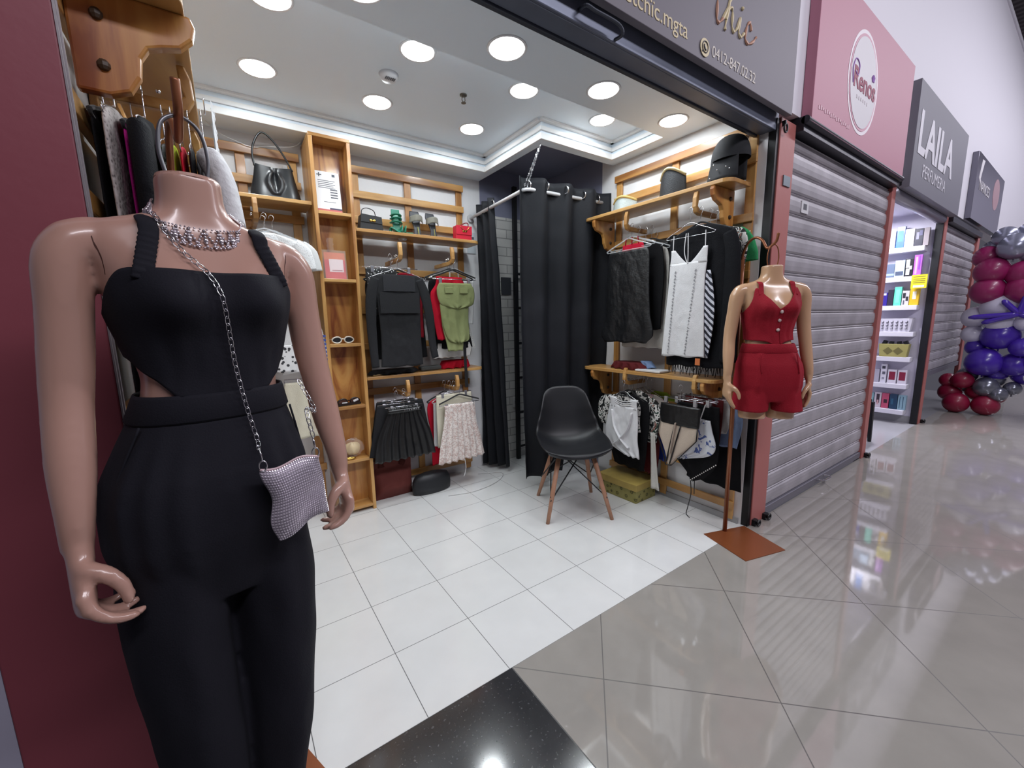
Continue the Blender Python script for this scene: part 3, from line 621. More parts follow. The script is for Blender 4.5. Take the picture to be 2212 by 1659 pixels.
# paper notices on the back wall next to the curtain
t = thing('wall_poster', 'small printed leaflet on the wall beside the red handbag', 'poster', (1.0, 1.967, 1.87))
G().b2((-.035, -.002, 0), (.045, 0, .17)).build('paper', M('leaflet paper', 'B9C0C6', .5), t)
G().b2((-.035, -.003, .07), (.045, -.002, .10)).build('blue_band', M('leaflet blue', '4F8CA0', .5), t)
G().b2((-.025, -.003, .115), (.03, -.002, .135)).build('dark_print', M('leaflet dark print', '50585F', .5), t)
# ---- ceiling fixtures
EMI = M('lit downlight lens', 'FFFFFF', .5, emit=14)
def downlight(x, y, z, label):
    t = thing('downlight', label, 'ceiling light', (x, y, z), group='round downlights in the shop ceiling')
    G().lathe([(.072, 0), (.082, -.006), (.088, 0)], n=32).build('rim', M('white downlight rim', 'E8E8EA', .4), t, smooth=True)
    G().lathe([(.001, -.006), (.072, -.006), (.074, 0), (.001, 0)], n=32).build('lens', EMI, t)
    area('lamp_glow', (0, 0, -.010), (0, 0, 0), .14, .14, 2.7, (.88, .96, 1), t, True)
LBL = 'round white downlight, '
for i, (x, l) in enumerate(((-.49, 'nearest the left wall in the row along the back moulding'), (.105, 'above the notice tower in the row along the back moulding'), (.735, 'rightmost in the row along the back moulding'))): downlight(x, 1.43, ZI, LBL+l)
for i, (x, l) in enumerate(((-.48, 'cut by the top edge of the photo at left'), (.13, 'in the middle row left of the smoke alarm line'), (.755, 'in the middle row right of the sprinkler'), (1.385, 'in the middle row nearest the small cove corner'))): downlight(x, .87, ZI, LBL+l)
for i, (x, l) in enumerate(((-.25, 'in the front beam, leftmost'), (.36, 'in the front beam, left of the middle'), (.955, 'in the front beam above the wide black curtain'), (1.55, 'in the front beam, rightmost above the caps'))): downlight(x, .46, ZS, LBL+l)
t = thing('smoke_alarm', 'round white vented smoke alarm on the shop ceiling', 'smoke alarm', (.075, 1.13, ZI))
G().lathe([(.001, -.03), (.035, -.028), (.045, -.015), (.05, 0), (.001, 0)], n=28).build('body', M('alarm white', 'CFCFD2', .4), t, smooth=True)
g = G()
for k in range(6): g.b2((-.026+.009*k, -.035, -.031), (-.021+.009*k, -.01, -.028))
g.build('vent', M('alarm dark vent', '55585F', .6), t)
t = thing('sprinkler', 'small metal sprinkler head on the shop ceiling', 'sprinkler', (.49, 1.09, ZI))
G().lathe([(.001, -.01), (.02, -.006), (.02, 0), (.001, 0)], n=16).tube([(-.008, 0, -.008), (-.01, 0, -.03), (0, 0, -.042), (.01, 0, -.03), (.008, 0, -.008)], .0025, 6).lathe([(.001, -.044), (.014, -.044), (.014, -.042), (.001, -.042)], n=12).build('head', M('dull brass', '77736A', .4, .8), t)
# ================================================================ MANNEQUINS
# torso rings, mannequin frame: +x viewer's right when she faces -y.  (z, half width, front depth, back depth)
SHX = -.022     # sideways set of the hips against the shoulders
TOR = [(.74, .10, .05, .06), (.82, .115, .070, .09), (.88, .137, .088, .114), (.96, .138, .086, .110), (1.04, .134, .086, .098), (1.10, .122, .084, .085),
       (1.17, .106, .079, .072), (1.22, .102, .077, .070), (1.28, .114, .083, .078), (1.34, .127, .087, .085), (1.39, .137, .080, .085), (1.43, .150, .066, .078),
       (1.452, .153, .056, .066), (1.469, .140, .050, .058), (1.482, .098, .048, .054), (1.493, .066, .047, .052), (1.512, .050, .046, .050), (1.56, .0465, .046, .049)]
BUST = (.062, 1.345, .040, .047)      # x, z, amplitude, radius
def bust_add(x, z):
    return sum(BUST[2]*math.exp(-((x-sx*BUST[0])**2+(z-BUST[1])**2/(1.25 if z > BUST[1] else .8))/(2*(BUST[3]*.72)**2)) for sx in (-1, 1))
def body(z, th, off=0.0):
    """point on the torso surface; th=0 faces front (-y), positive toward +x"""
    a, bf, bb = interp(TOR, z); c, s = cos(th), sin(th); p = 2.35
    e = 2/p
    x = (a+off)*math.copysign(abs(s)**e, s); d = (bf if c > 0 else bb)+off
    y = -d*math.copysign(abs(c)**e, c)
    if c > 0:
        y -= bust_add(x, z)*min(1, c*2.2)
        if z < 1.12 and z > .8: y -= .010*math.exp(-((z-1.0)/.07)**2)*c
    elif .8 < z < 1.06: y += .02*math.exp(-((z-.92)/.07)**2)*abs(c)
    return Vector((x+SHX*max(0, min(1, (1.22-z)/.2)), y, z))
def limb(g, pts, rad, n=20, sub=6, flat=1.0):
    P = spline(pts, sub); R = [interp([(i, r) for i, r in enumerate(rad)], i/sub)[0] for i in range(len(P))]
    g.tube(P, R, n, flat=flat)
def hand(g, wrist, down, palm, thumb, curl=1.0):
    """down: wrist->knuckles, palm: palm normal, thumb: toward the thumb side"""
    w = Vector(wrist); d = Vector(down).normalized(); p = Vector(palm).normalized(); t = Vector(thumb).normalized()
    K = .082
    rings = []
    for s, hw, ht in ((-.025, .019, .017), (0, .020, .0165), (.02, .025, .0155), (.045, .033, .0145), (.07, .037, .0135), (K, .037, .0125), (K+.008, .032, .009)):
        c = w+d*s+p*(.002); rings.append([c+t*cos(2*pi*k/18)*hw+p*sin(2*pi*k/18)*ht for k in range(18)])
    g.loft(rings)
    for i, (L, r, cu) in enumerate(((.070, .0088, .78), (.078, .0088, .9), (.072, .0084, 1.0), (.058, .0074, 1.1))):
        base = w+d*(K-.010-.004*abs(i-1))+t*(.0275-.0182*i)
        a = .35; pts = [base]; pos = base; ang = 0
        for seg, fr in ((.42, 1.0), (.33, 1.0), (.25, .7)):
            ang += a*fr*cu*curl*1.55
            dirn = d*cos(ang)+p*sin(ang)+t*(.02-.013*i); pos = pos+dirn*L*seg; pts.append(pos)
        limb(g, [base-d*.012]+pts, [r*1.15, r*1.1, r*1.02, r*.95, r*.78], 12, 4); g.sph(pts[-1], r*.78, 10, 6)
    b = w+d*.022+t*.018+p*.004
    pts = [b, b+t*.012+d*.014+p*.020, b+t*.014+d*.038+p*.037, b+t*.012+d*.062+p*.042]
    limb(g, [b-t*.01]+pts, [.012, .0132, .0125, .0105, .0085], 12, 4); g.sph(pts[-1], .0083, 10, 6)
def fig(name, armL, armR, handL, handR, legs, zcut, mat, parent, vox=.0048):
    g = G(); N = 56; rings = []
    zz = []
    z = .90
    while z < 1.555: zz.append(z); z += .0085
    zz.append(1.56)
    for z in zz: rings.append([body(z, 2*pi*k/N) for k in range(N)])
    g.loft(rings)
    for arm, (h) in ((armL, handL), (armR, handR)):
        limb(g, arm[0], arm[1], 22, 7)
        sg = math.copysign(1, arm[0][0][0]); limb(g, [(sg*.09, 0, 1.44), (sg*.125, 0, 1.441), (sg*.15, 0, 1.432)], [.030, .036, .036], 18, 5)
        g.sph(arm[0][0], arm[1][0], 16, 10, (1, 1, .98))
        hand(g, *h)
    for L in legs: limb(g, L[0], L[1], 26, 6)
    return g.build(name, mat, parent, remesh=vox, smo=5, fix=True)
SKIN1 = M('glossy tan mannequin plastic', 'B28B7D', .28, coat=.35, spec=.5)
SKIN2 = M('glossy beige mannequin plastic', 'BE9878', .24, coat=.4, spec=.5)
def arms(sgn, fwd, wrist_y=-.03, wx=.208):
    s = sgn
    return ([(s*.148, 0, 1.434), (s*.166, .0, 1.405), (s*.174, .004, 1.33), (s*.182, .006, 1.255), (s*.190, .0, 1.185), (s*.198, -.012+fwd, 1.10), (s*.204, -.03+fwd, 1.025), (s*wx, wrist_y+fwd, .975)],
            [.036, .0345, .0325, .0320, .0300, .0285, .0225, .0185])
# ---------------------------------------------------------------- mannequin in the black jumpsuit
M1 = thing('mannequin', 'headless glossy mannequin in a black cut-out jumpsuit beside the red pillar', 'mannequin', (-.778, -.195, 0), radians(15))
LEGP = lambda s: ([(s*.068+SHX, .0, .90), (s*.073+SHX, -.0, .72), (s*.070+SHX, -.004, .58), (s*.065+SHX, -.0, .47), (s*.060+SHX, .016, .36), (s*.058+SHX, .02, .22), (s*.056+SHX, .02, .10), (s*.056+SHX, .018, .07)], [.056, .052, .048, .042, .040, .033, .026, .027])
aR = arms(-1, -.01); aL = arms(1, .0)
b1 = fig('body', aR, aL, ((-.209, -.048, .970), (-.06, -.30, -1), (1, .05, -.06), (.05, -1, .30), 1.22), ((.209, -.034, .970), (.04, -.22, -1), (-1, .25, .0), (-.25, -1, .22), 1.15), [LEGP(-1), LEGP(1)], .80, SKIN1, M1)
g = G()
for s in (-1, 1):
    g2 = G(); limb(g2, [(s*.056+SHX, .03, .075), (s*.058+SHX, .0, .05), (s*.062+SHX, -.06, .025), (s*.064+SHX, -.12, .015), (s*.064+SHX, -.15, .013)], [.028, .032, .026, .02, .012], 16, 4, flat=.75); g2.build('foot', SKIN1, M1, smooth=True)
# shoulder seams
SEAM = M('mannequin seam line', '4A2A22', .7)
for s in (-1, 1):
    P = [Vector((s*(.130+.012*math.exp(-((a-pi)/1.0)**2)), 0, 0)) for a in [0]]
    pts = []
    for k in range(30):
        a = -2.0+4.0*k/29; r = .048
        pts.append((s*(.134+.010*(1-cos(a))*.3), -r*1.05*sin(a)*(.95), 1.408+.053*cos(a)))
    g = G().tube(pts, .0008, 5); so = g.build('arm_seam', SEAM, M1)
    q = so.modifiers.new('wrap', 'SHRINKWRAP'); q.target = b1; q.offset = .0002
    # a thin fall of seam lines hugs the plastic
COP = M('copper painted steel', '8C5638', .35, .45)
G().lathe([(.001, 1.5605), (.044, 1.5605), (.046, 1.555), (.001, 1.555)], n=28).build('neck_cap', SKIN1, M1, smooth=False)
G().tube(spline([(-.028, .0, 1.56), (-.034, 0, 1.60), (-.026, 0, 1.645), (0, 0, 1.662), (.026, 0, 1.645), (.034, 0, 1.60), (.028, 0, 1.56)], 6), .0032, 8).build('hanging_loop', M('grey steel loop', '7B7C80', .35, .8), M1, smooth=True)
# ---- jumpsuit
JS = M('black crepe jumpsuit', '14141D', .85, spec=.3, bump=.12, bscale=380)
def patch(name, zt, zb, th0, th1, off, mat, par, nu=110, nv=36, wr=.0, solid=.003, seed=0):
    def fn(u, v):
        th = th0+(th1-th0)*u; a, b = zb(th), zt(th); z = a+(b-a)*v
        o = off+wr*noise.noise(Vector((sin(th)*6, z*14, seed)))
        return body(z, th, o)
    return G().grid(fn, nu, nv).build(name, mat, par, smooth=True, solid=solid)
def keys(tab, per=True):
    return lambda th: interp(tab, abs(((th+pi) % (2*pi))-pi))[0]
zt = keys([(0, 1.393), (.5, 1.395), (.85, 1.393), (1.15, 1.368), (1.5, 1.335), (2.0, 1.325), (pi, 1.325)])
zb = keys([(0, 1.19), (.50, 1.19), (.60, 1.193), (.78, 1.210), (1.1, 1.235), (1.45, 1.258), (2.0, 1.26), (pi, 1.26)])
J = patch('jumpsuit', zt, zb, -pi, pi, .006, JS, M1, wr=.003)
# waistband
g = G(); rings = []
for z, o in ((1.150, .010), (1.153, .0125), (1.188, .0085), (1.194, .007)): rings.append([body(z, 2*pi*k/80, o) for k in range(80)])
g.loft(rings, False, False).build('waistband', JS, J, smooth=True, solid=.003, fix=False)
# trousers : one surface
def bottoms(zc, hip_off, pleats, legs, wob, zend=.815):
    g = G(); N = 72; rings = []
    for i in range(60):
        z = zc-(zc-zend)*i/59; ff = min(1, (zc-z)/.10); rg = []; sh = max(0, (.95-z)/.135)
        for k in range(N):
            th = 2*pi*k/N; o = hip_off[0]+hip_off[1]*ff
            pl = pleats[1]*ff*sum(math.exp(-((math.atan2(sin(th), cos(th))-a)/pleats[2])**2) for a in pleats[0])*(1 if cos(th) > 0 else .3)
            v = body(max(z, .93), th, o+pl); v.x *= 1-.30*sh**1.5; v.y *= 1-.32*sh**1.3; v.z = z; rg.append(v)
        rings.append(rg)
    g.loft(rings)
    for s in (-1, 1):
        n = int((legs[0][0]-legs[-1][0])/.012); rr = []; tab = sorted(legs)
        for i in range(n+1):
            z = legs[0][0]+(legs[-1][0]-legs[0][0])*i/n; cx_, cy_, rx_, ry_ = interp(tab, z); rg = []
            for k in range(44):
                a = 2*pi*k/44; w = 1+wob*noise.noise(Vector((cos(a)*2, sin(a)*2+s*3, z*9)))+.03*math.exp(-((a-1.5*pi)/.25)**2)
                rg.append((SHX+s*cx_+rx_*w*cos(a), cy_+ry_*w*sin(a), z))
            rr.append(rg)
        g.loft(rr)
    return g
bottoms(1.154, (.0105, .013), ((-.98, -.68, -.38, .38, .68, .98), .008, .09),
        [(1.0, .068, .004, .070, .098), (.90, .074, .004, .078, .100), (.82, .079, .004, .079, .098), (.74, .0815, .004, .0765, .092), (.62, .078, .006, .0715, .087), (.48, .069, .012, .0685, .080), (.40, .065, .016, .0645, .073), (.34, .062, .019, .057, .064), (.27, .059, .022, .046, .052), (.22, .057, .022, .042, .048)], .05).build('trousers', JS, J, remesh=.006, smo=4)
# side pocket seams / fly fold
for s in (-1, 1):
    pts = [body(1.15-.14*t_, s*(1.0+.25*t_), .0205) for t_ in [k/12 for k in range(13)]]
    G().tube(pts, .002, 6).build('pocket_seam', JS, J, smooth=True)
# straps: ruched elastic bands
def strap(s, x0, x1, name='shoulder_strap', mat=JS, w=.0165, ztop=1.398, par=J, ruche=1, back=1.33, off=.006, thick=.006):
    pts = []
    n = 64
    for i in range(n+1):
        u = i/n
        if u < .42:
            z = ztop-.02+(1.455-ztop+.02)*(u/.42); x = x0+(x1-x0)*(u/.42); f = -1
            a, bf, bb = interp(TOR, z); th = math.asin(max(-1, min(1, math.copysign(min(1, abs(x/(a+off)))**(2.35/2), x))))
            p = body(z, th, off+.003-.008*max(0, 1-u/.06)); p.x = x
        elif u < .62:
            t_ = (u-.42)/.2; a0 = math.pi*t_
            p = Vector((x1, -.058*cos(a0), 1.455+.022*sin(a0)+.006))
        else:
            t_ = (u-.62)/.38; z = 1.455-(1.455-back+.02)*t_; th = pi-math.asin(min(1, abs(x1)/(interp(TOR, z)[0]+off))**(2.35/2))
            p = body(z, math.copysign(th, x1), off+.003); p.x = x1
        pts.append(p)
    g = G(); rings = []
    for i, p in enumerate(pts):
        a = pts[max(0, i-1)]; b = pts[min(n, i+1)]; T = (b-a).normalized(); X = Vector((1, 0, 0)); X = (X-T*X.dot(T)).normalized(); Nn = T.cross(X)
        ww = w*(1+.06*sin(i*2.4)*ruche); tt = thick*(.5+.45*ruche*(.5+.5*sin(i*1.9)))
        rings.append([p+X*cos(2*pi*k/20)*ww+Nn*sin(2*pi*k/20)*tt for k in range(20)])
    g.loft(rings); return g.build(name, mat, par, smooth=True)
strap(-1, -.094, -.072, w=.0125); strap(1, .106, .084, w=.0125)
# ---- necklace
t = thing('necklace', 'wide silver rhinestone collar necklace on the large mannequin neck', 'necklace', M1.location, radians(15))
SIL = M('rhinestone silver', 'CFC6CC', .2, .85)
def neckpt(th, dz):
    p = body(1.469+.042*(1-cos(th))**.75-dz*(.3+.6*max(0, cos(th))), th, .0045); R = sqrt(p.x**2+p.y**2); k = min(1, .072/R)
    return Vector((p.x*k, p.y*k, p.z))
DZ = lambda th: (.026+.010*math.exp(-(th/.30)**2))*max(.18, cos(th*.8))
g = G()
for k in range(110):
    th = -2.0+4.0*k/109; g.sph(neckpt(th, 0), .0017, 6, 4)
g.build('bead_row', SIL, t, smooth=True)
g = G()
for k in range(100):
    th = -1.6+3.2*k/99; g.sph(neckpt(th, DZ(th)), .0022, 6, 4); g.sph(neckpt(th+.018, DZ(th)-.004), .0016, 6, 4)
g.build('lower_bead_row', SIL, t, smooth=True)
g = G()
for k in range(31):
    th = -1.5+3.0*k/30; d = DZ(th)
    for a_, b_ in ((0, 0), (-.5, .45), (.5, .45)):
        for q in range(6):
            f = q/5; g.sph(neckpt(th+a_*.115*f, .003+(d-.006)*f), .0027, 6, 4)
    g.sph(neckpt(th, d*.62), .0044, 8, 5, (.9, .6, 1.2))
g.build('stone_row', SIL, t, smooth=True)
# ---- handbag with chain
def links(g, pts, L=.0085, w=.0034, r=.0009):
    P = [Vector(p) for p in pts]; D = [0]
    for i in range(1, len(P)): D.append(D[-1]+(P[i]-P[i-1]).length)
    def at(d):
        for i in range(1, len(P)):
            if D[i] >= d: return P[i-1].lerp(P[i], (d-D[i-1])/max(1e-9, D[i]-D[i-1]))
        return P[-1]
    need = L*1.45; n = int(D[-1]/need)
    for k in range(n):
        a_, b_ = at(k*need), at((k+1)*need); T = (b_-a_).normalized(); c = (a_+b_)/2; side = T.cross(Vector((0, 1, 0))).normalized(); side = Matrix.Rotation(.35 if k % 2 else -.5, 3, T) @ side
        g.tube([c+T*L*cos(a)+side*w*sin(a) for a in [q*pi/5 for q in range(10)]], r, 5, True)
    return g
t = thing('evening_bag', 'small silver studded shoulder bag on a chain across the jumpsuit', 'handbag')
TLc, TRc, BRc, BLc = Vector((-.724, -.337, 1.062)), Vector((-.630, -.312, 1.062)), Vector((-.621, -.312, .948)), Vector((-.712, -.337, .924))
nB = ((TRc-TLc).cross(BLc-TLc)).normalized()
if nB.y > 0: nB = -nB
def bagp(u, v, side):
    p = TLc.lerp(TRc, u).lerp(BLc.lerp(BRc, u), v)
    uu, vv = u-.5, v-.5
    p += (TRc-TLc)*(.05*sin(v*9+1)*(1 if u < .5 else .2)*abs(uu)*2*-1) + (BLc-TLc)*(.035*sin(u*7))*(abs(vv)*2)
    bulge = .013*(1-(2*uu)**4)*(1-(2*vv)**4)+.0015*sin(u*9+v*7)
    return p+nB*bulge*side
g = G().grid(lambda u, v: bagp(u, v, 1), 20, 20).grid(lambda u, v: bagp(u, v, -1), 20, 20)
BG = M('silver mesh cloth', '9A939E', .5, .5)
g.build('pouch', BG, t, smooth=True)
g = G(); NU, NV = 26, 27
for i in range(NU):
    for j in range(NV):
        u, v = (i+.5)/NU, (j+.5)/NV; c = bagp(u, v, 1); a = (bagp(min(1, u+.5/NU), v, 1)-c)*.78; b = (bagp(u, min(1, v+.5/NV), 1)-c)*.74
        if a.length < 1e-6: a = (c-bagp(u-.5/NU, v, 1))*.86
        g._add([c-a-b, c+a-b, c+a+b, c-a+b, c-a*.45-b*.45+nB*.0026, c+a*.45-b*.45+nB*.0026, c+a*.45+b*.45+nB*.0026, c-a*.45+b*.45+nB*.0026], [(0, 1, 5, 4), (1, 2, 6, 5), (2, 3, 7, 6), (3, 0, 4, 7), (4, 5, 6, 7)])
so = g.build('stud_grid', M('silver stud', 'E9E3EB', .3, .75), t); so['kind'] = 'stuff'
G().tube([bagp(u/20, 0, .0)+nB*.002 for u in range(21)], .0022, 6).build('zip_edge', M('pale rose binding', 'C2A8AE', .5), t, smooth=True)
for c in (TLc+Vector((.002, -.003, .006)), TRc+Vector((-.005, -.003, .006))):
    G().tube([c+Vector((.006*cos(a), 0, .009*sin(a))) for a in [q*pi/8 for q in range(16)]], .0014, 6, True).build('ring', CHROME, t, smooth=True)
    G().tube([c+Vector((0, 0, .009)), c+Vector((-.001, .001, .02)), c+Vector((-.002, .002, .03))], [.0025, .004, .0015], 8, flat=.5).build('clasp', CHROME, t, smooth=True)
Rm = Matrix.Rotation(radians(15), 3, 'Z')
def w1(p): return Rm @ Vector(p)+Vector(M1.location)
def front(x, z, off=.012):
    lo, hi = -1.5, 1.5
    for _ in range(30):
        m = (lo+hi)/2
        if body(z, m, off).x < x: lo = m
        else: hi = m
    return body(z, (lo+hi)/2, off)
ch = [w1((-.064, .0, 1.500)), w1((-.060, -.045, 1.484))]+[w1(front(x, z, o)) for x, z, o in ((-.054, 1.462, .008), (-.037, 1.425, .010), (-.016, 1.396, .016), (-.006, 1.370, .020), (-.002, 1.345, .022), (.004, 1.295, .022), (.010, 1.235, .022), (.019, 1.158, .024), (.026, 1.10, .030))]+[TLc+Vector((-.003, 0, .034))]
links(G(), spline(ch, 4)).build('chain', CHROME, t, smooth=True)
ch2 = [TRc+Vector((-.006, 0, .036)), TRc+Vector((-.012, .01, .09)), w1((.150, -.07, 1.13)), w1((.138, -.02, 1.2))]
links(G(), spline(ch2, 3)).build('chain', CHROME, t, smooth=True)
# ---- its stand
def stand(name, label, corners, pole, top, dirv, hook_z):
    """plate corners, pole foot (x, y), pole top z, direction toward the hook, z of hook bottom"""
    t = thing(name, label, 'stand')
    G().prism([(c[0], c[1]) for c in corners], .0, .004, 2).build('base_plate', M('copper painted plate', '8A4E2E', .3, .35), t)
    x, y = pole; d = Vector((dirv[0], dirv[1], 0))
    L = d.length; d.normalize()
    b = G().tube([(x, y, .004), (x, y, top)], .0125, 14).build('pole', COP, t, smooth=True)
    P = [Vector((x, y, top-.02)), Vector((x, y, top+.03))+d*.002, Vector((x, y, top+.085))+d*L*.18, Vector((x, y, top+.105))+d*L*.42, Vector((x, y, top+.085))+d*L*.66, Vector((x, y, top+.04))+d*L*.84, Vector((x, y, hook_z))+d*L*1.0, Vector((x, y, hook_z+.018))+d*(L*1.0+.022), Vector((x, y, hook_z+.055))+d*(L+.03)]
    G().tube(spline(P, 7), .0068, 10).build('hook_rod', COP, t, smooth=True)
    return t
c0 = Vector((-.677, .126)); e1 = Vector((.10, -.285)); e2 = Vector((-.29, -.07))
stand('mannequin_stand', 'copper stand holding the large mannequin, its plate corner at the bottom edge', [c0, c0+e2, c0+e2+e1, c0+e1], (-.815, .085), 1.60, (.035, -.275), 1.655)
# ---------------------------------------------------------------- mannequin in the red set
SHX = .022
M2 = thing('mannequin', 'headless half mannequin in a red buttoned top and red shorts', 'mannequin', (1.595, -.125, .0), radians(-40))
LEG2 = lambda s: ([(s*.070+SHX, .0, .90), (s*.073+SHX, .0, .82), (s*.073+SHX, -.004, .758)], [.068, .068, .064])
aR = arms(-1, -.01); aL = arms(1, .0)
b2 = fig('body', aR, aL, ((-.209, -.048, .970), (-.02, -.10, -1), (1, -.15, -.05), (.15, -1, -.1), .55), ((.209, -.034, .970), (.02, -.02, -1), (-1, -.25, -.05), (-.25, -1, -.1), .55), [LEG2(-1), LEG2(1)], .82, SKIN2, M2, .0052)
G().lathe([(.001, 1.5605), (.044, 1.5605), (.046, 1.555), (.001, 1.555)], n=28).build('neck_cap', M('pale neck cap', 'C9A98C', .4), M2)
G().tube(spline([(-.022, .0, 1.56), (-.028, 0, 1.60), (-.02, 0, 1.65), (0, 0, 1.668), (.02, 0, 1.65), (.028, 0, 1.60), (.022, 0, 1.56)], 6), .003, 8).build('hanging_loop', COP, M2, smooth=True)
REDF = M('crimson linen fabric', '8C0A20', .8, spec=.3, bump=.3, bscale=260)
zt = keys([(0, 1.385), (.25, 1.40), (.55, 1.435), (.62, 1.44), (.9, 1.42), (1.2, 1.37), (1.6, 1.335), (2.1, 1.36), (2.6, 1.40), (pi, 1.39)])
def ztv(th):
    a = abs(((th+pi) % (2*pi))-pi)
    return interp([(0, 1.338), (.2, 1.368), (.38, 1.405), (.5, 1.440), (.62, 1.444), (.72, 1.420), (.92, 1.380), (1.25, 1.345), (1.6, 1.325), (2.1, 1.35), (2.5, 1.43), (pi, 1.40)], a)[0]
zb = keys([(0, 1.150), (.22, 1.168), (.4, 1.175), (1.0, 1.18), (1.6, 1.182), (pi, 1.18)])
T2 = patch('buttoned_top', ztv, zb, -pi, pi, .007, REDF, M2, wr=.005, seed=3)
for s in (-1, 1): strap(s, s*.082, s*.076, 'shoulder_strap', REDF, .012, 1.425, T2, .0, 1.40, .006, .003)
for z in (1.325, 1.283, 1.235):
    p = body(z, .03, .013); G().lathe([(.001, -.003), (.008, -.003), (.0085, 0), (.001, .002)], p, 14, Matrix.Rotation(pi/2, 3, 'X')).build('button', M('pearl button', 'C9B3B0', .25), T2, smooth=True)
G().tube([body(z, .10, .0115) for z in [1.16+.19*k/16 for k in range(17)]], .0016, 6).build('placket_edge', REDF, T2, smooth=True)
# shorts
S2 = bottoms(1.155, (.009, .014), ((-.55, .55), .010, .10),
        [(1.0, .068, .002, .072, .098), (.92, .076, .002, .080, .102), (.86, .083, .002, .081, .106), (.806, .089, .002, .082, .110)], .06, .86).build('shorts', REDF, M2, remesh=.006, smo=3)
g = G(); rings = []
for z, o in ((1.118, .0125), (1.12, .0145), (1.158, .011), (1.162, .009)): rings.append([body(z, 2*pi*k/80, o) for k in range(80)])
g.loft(rings, False, False).build('waistband', REDF, S2, smooth=True, solid=.003, fix=False)
for s in (-1, 1): G().tube([body(1.115-.10*k/10, s*(.52-.02*k/10), .036-.004*k/10) for k in range(11)], .003, 6).build('pleat', REDF, S2, smooth=True)
C2 = [(1.504, .106), (1.794, .009), (1.701, -.26), (1.417, -.182)]
stand('mannequin_stand', 'copper stand with square plate under the red-dressed mannequin', C2, (1.639, .05), 1.615, (-.04, -.165), 1.665)
# ================================================================ GARMENTS ON HANGERS
WIRE = M('bright wire', 'CFCFD4', .22, .95)
VELVET = M('black velvet hanger', '0C0C0F', .9, sheen=.3)
CLRH = M('clear hanger plastic', 'E6EAEE', .1, alpha=.35, coat=1, spec=.9)
def hanger(kind, label, loc, rz, w=.195, group=None):
    t = thing('clothes_hanger', label, 'hanger', loc, rz, group)
    hookm = WIRE
    P = [(.012*cos(a), 0, -.012+.012*sin(a)) for a in [pi*1.1-pi*1.35*k/10 for k in range(11)]]
    P = [(-.013, 0, -.018), (-.0125, 0, -.010), (-.008, 0, -.002), (0, 0, .003), (.008, 0, -.002), (.012, 0, -.012), (.009, 0, -.024), (.002, 0, -.034), (0, 0, -.048), (0, 0, -.085)]
    G().tube(spline(P, 4), .0017, 6).build('hook', hookm, t, smooth=True)
    if kind in ('wire', 'clear', 'velvet'):
        r, m = dict(wire=(.0019, WIRE), clear=(.0045, CLRH), velvet=(.0055, VELVET))[kind]
        S = [(-w, 0, -.150), (-w*.72, 0, -.128), (-w*.4, 0, -.108), (-.03, 0, -.090), (0, 0, -.082), (.03, 0, -.090), (w*.4, 0, -.108), (w*.72, 0, -.128), (w, 0, -.150)]
        G().tube(spline(S, 4), r, 7, flat=1.0).build('shoulder_arm', m, t, smooth=True)
        G().tube([(-w, 0, -.150), (-w*.95, 0, -.158), (0, 0, -.158), (w*.95, 0, -.158), (w, 0, -.150)], r*.8, 6).build('bar', m, t, smooth=True)
    if kind in ('clip', 'velvetclip'):
        if kind == 'velvetclip':
            S = [(-w, 0, -.135), (-w*.6, 0, -.112), (-.03, 0, -.086), (0, 0, -.080), (.03, 0, -.086), (w*.6, 0, -.112), (w, 0, -.135)]
            G().tube(spline(S, 4), .006, 8).build('shoulder_arm', VELVET, t, smooth=True)
            zb_ = -.150; G().tube([(-w, 0, -.138), (-w, 0, zb_)], .002, 6).build('link', WIRE, t); G().tube([(w, 0, -.138), (w, 0, zb_)], .002, 6).build('link', WIRE, t)
        else: zb_ = -.088
        G().tube([(-w, 0, zb_), (w, 0, zb_)], .0026, 7).build('bar', WIRE, t, smooth=True)
        for s in (-1, 1): G().b2((s*w*.66-.011, -.007, zb_-.034), (s*w*.66+.011, .007, zb_+.008)).build('clip', M('clip metal', 'B9BABF', .25, .8), t, bevel=.002)
    return t
def panel(g, prof, th=.018, folds=0, fa=.006, seed=0, nu=46, dz=.012, wr=.003, vo=0.0, lean=0):
    """closed hanging cloth volume. prof = [(z, left, right)] from the top down (z decreasing)"""
    tab = sorted([(p[0], p[1], p[2]) for p in prof]); zt_, zb_ = prof[0][0], prof[-1][0]
    n = max(4, int((zt_-zb_)/dz)); rings = []
    for i in range(n+1):
        z = zt_+(zb_-zt_)*i/n; l, r = interp(tab, z); f = i/n; ring = []
        m = nu
        for side in (0, 1):
            for k in range(m):
                u = k/m if side == 0 else 1-k/m
                x = l+(r-l)*u; e = max(0, 1-(2*u-1)**2)**.45
                w = fa*(.25+.75*f)*sin(2*pi*folds*u+seed+.8*sin(f*4+seed)) if folds else 0
                w += wr*noise.noise(Vector((x*14+seed, z*9, seed)))+wr*.6*noise.noise(Vector((x*40, z*26+seed, seed)))
                d = (-th/2 if side == 0 else th/2)*e+w*e+vo+lean*f
                ring.append((x, d, z+(.004*sin(2*pi*folds*u+seed) if folds and i == n else 0)))
        rings.append(ring)
    return g.loft(rings)
def sleeve(g, pts, w, t=.012, seed=0):
    P = spline(pts, 6); rings = []
    for i, p in enumerate(P):
        f = i/(len(P)-1); a = P[max(0, i-1)]; b = P[min(len(P)-1, i+1)]; T = (b-a).normalized(); X = T.cross(Vector((0, 1, 0))).normalized()
        ww = interp([(k/(len(w)-1), x) for k, x in enumerate(w)], f)[0]*(1+.05*noise.noise(Vector((seed, f*7, 2))))
        rings.append([p+X*cos(2*pi*k/18)*ww+Vector((0, 1, 0))*sin(2*pi*k/18)*t for k in range(18)])
    return g.loft(rings)
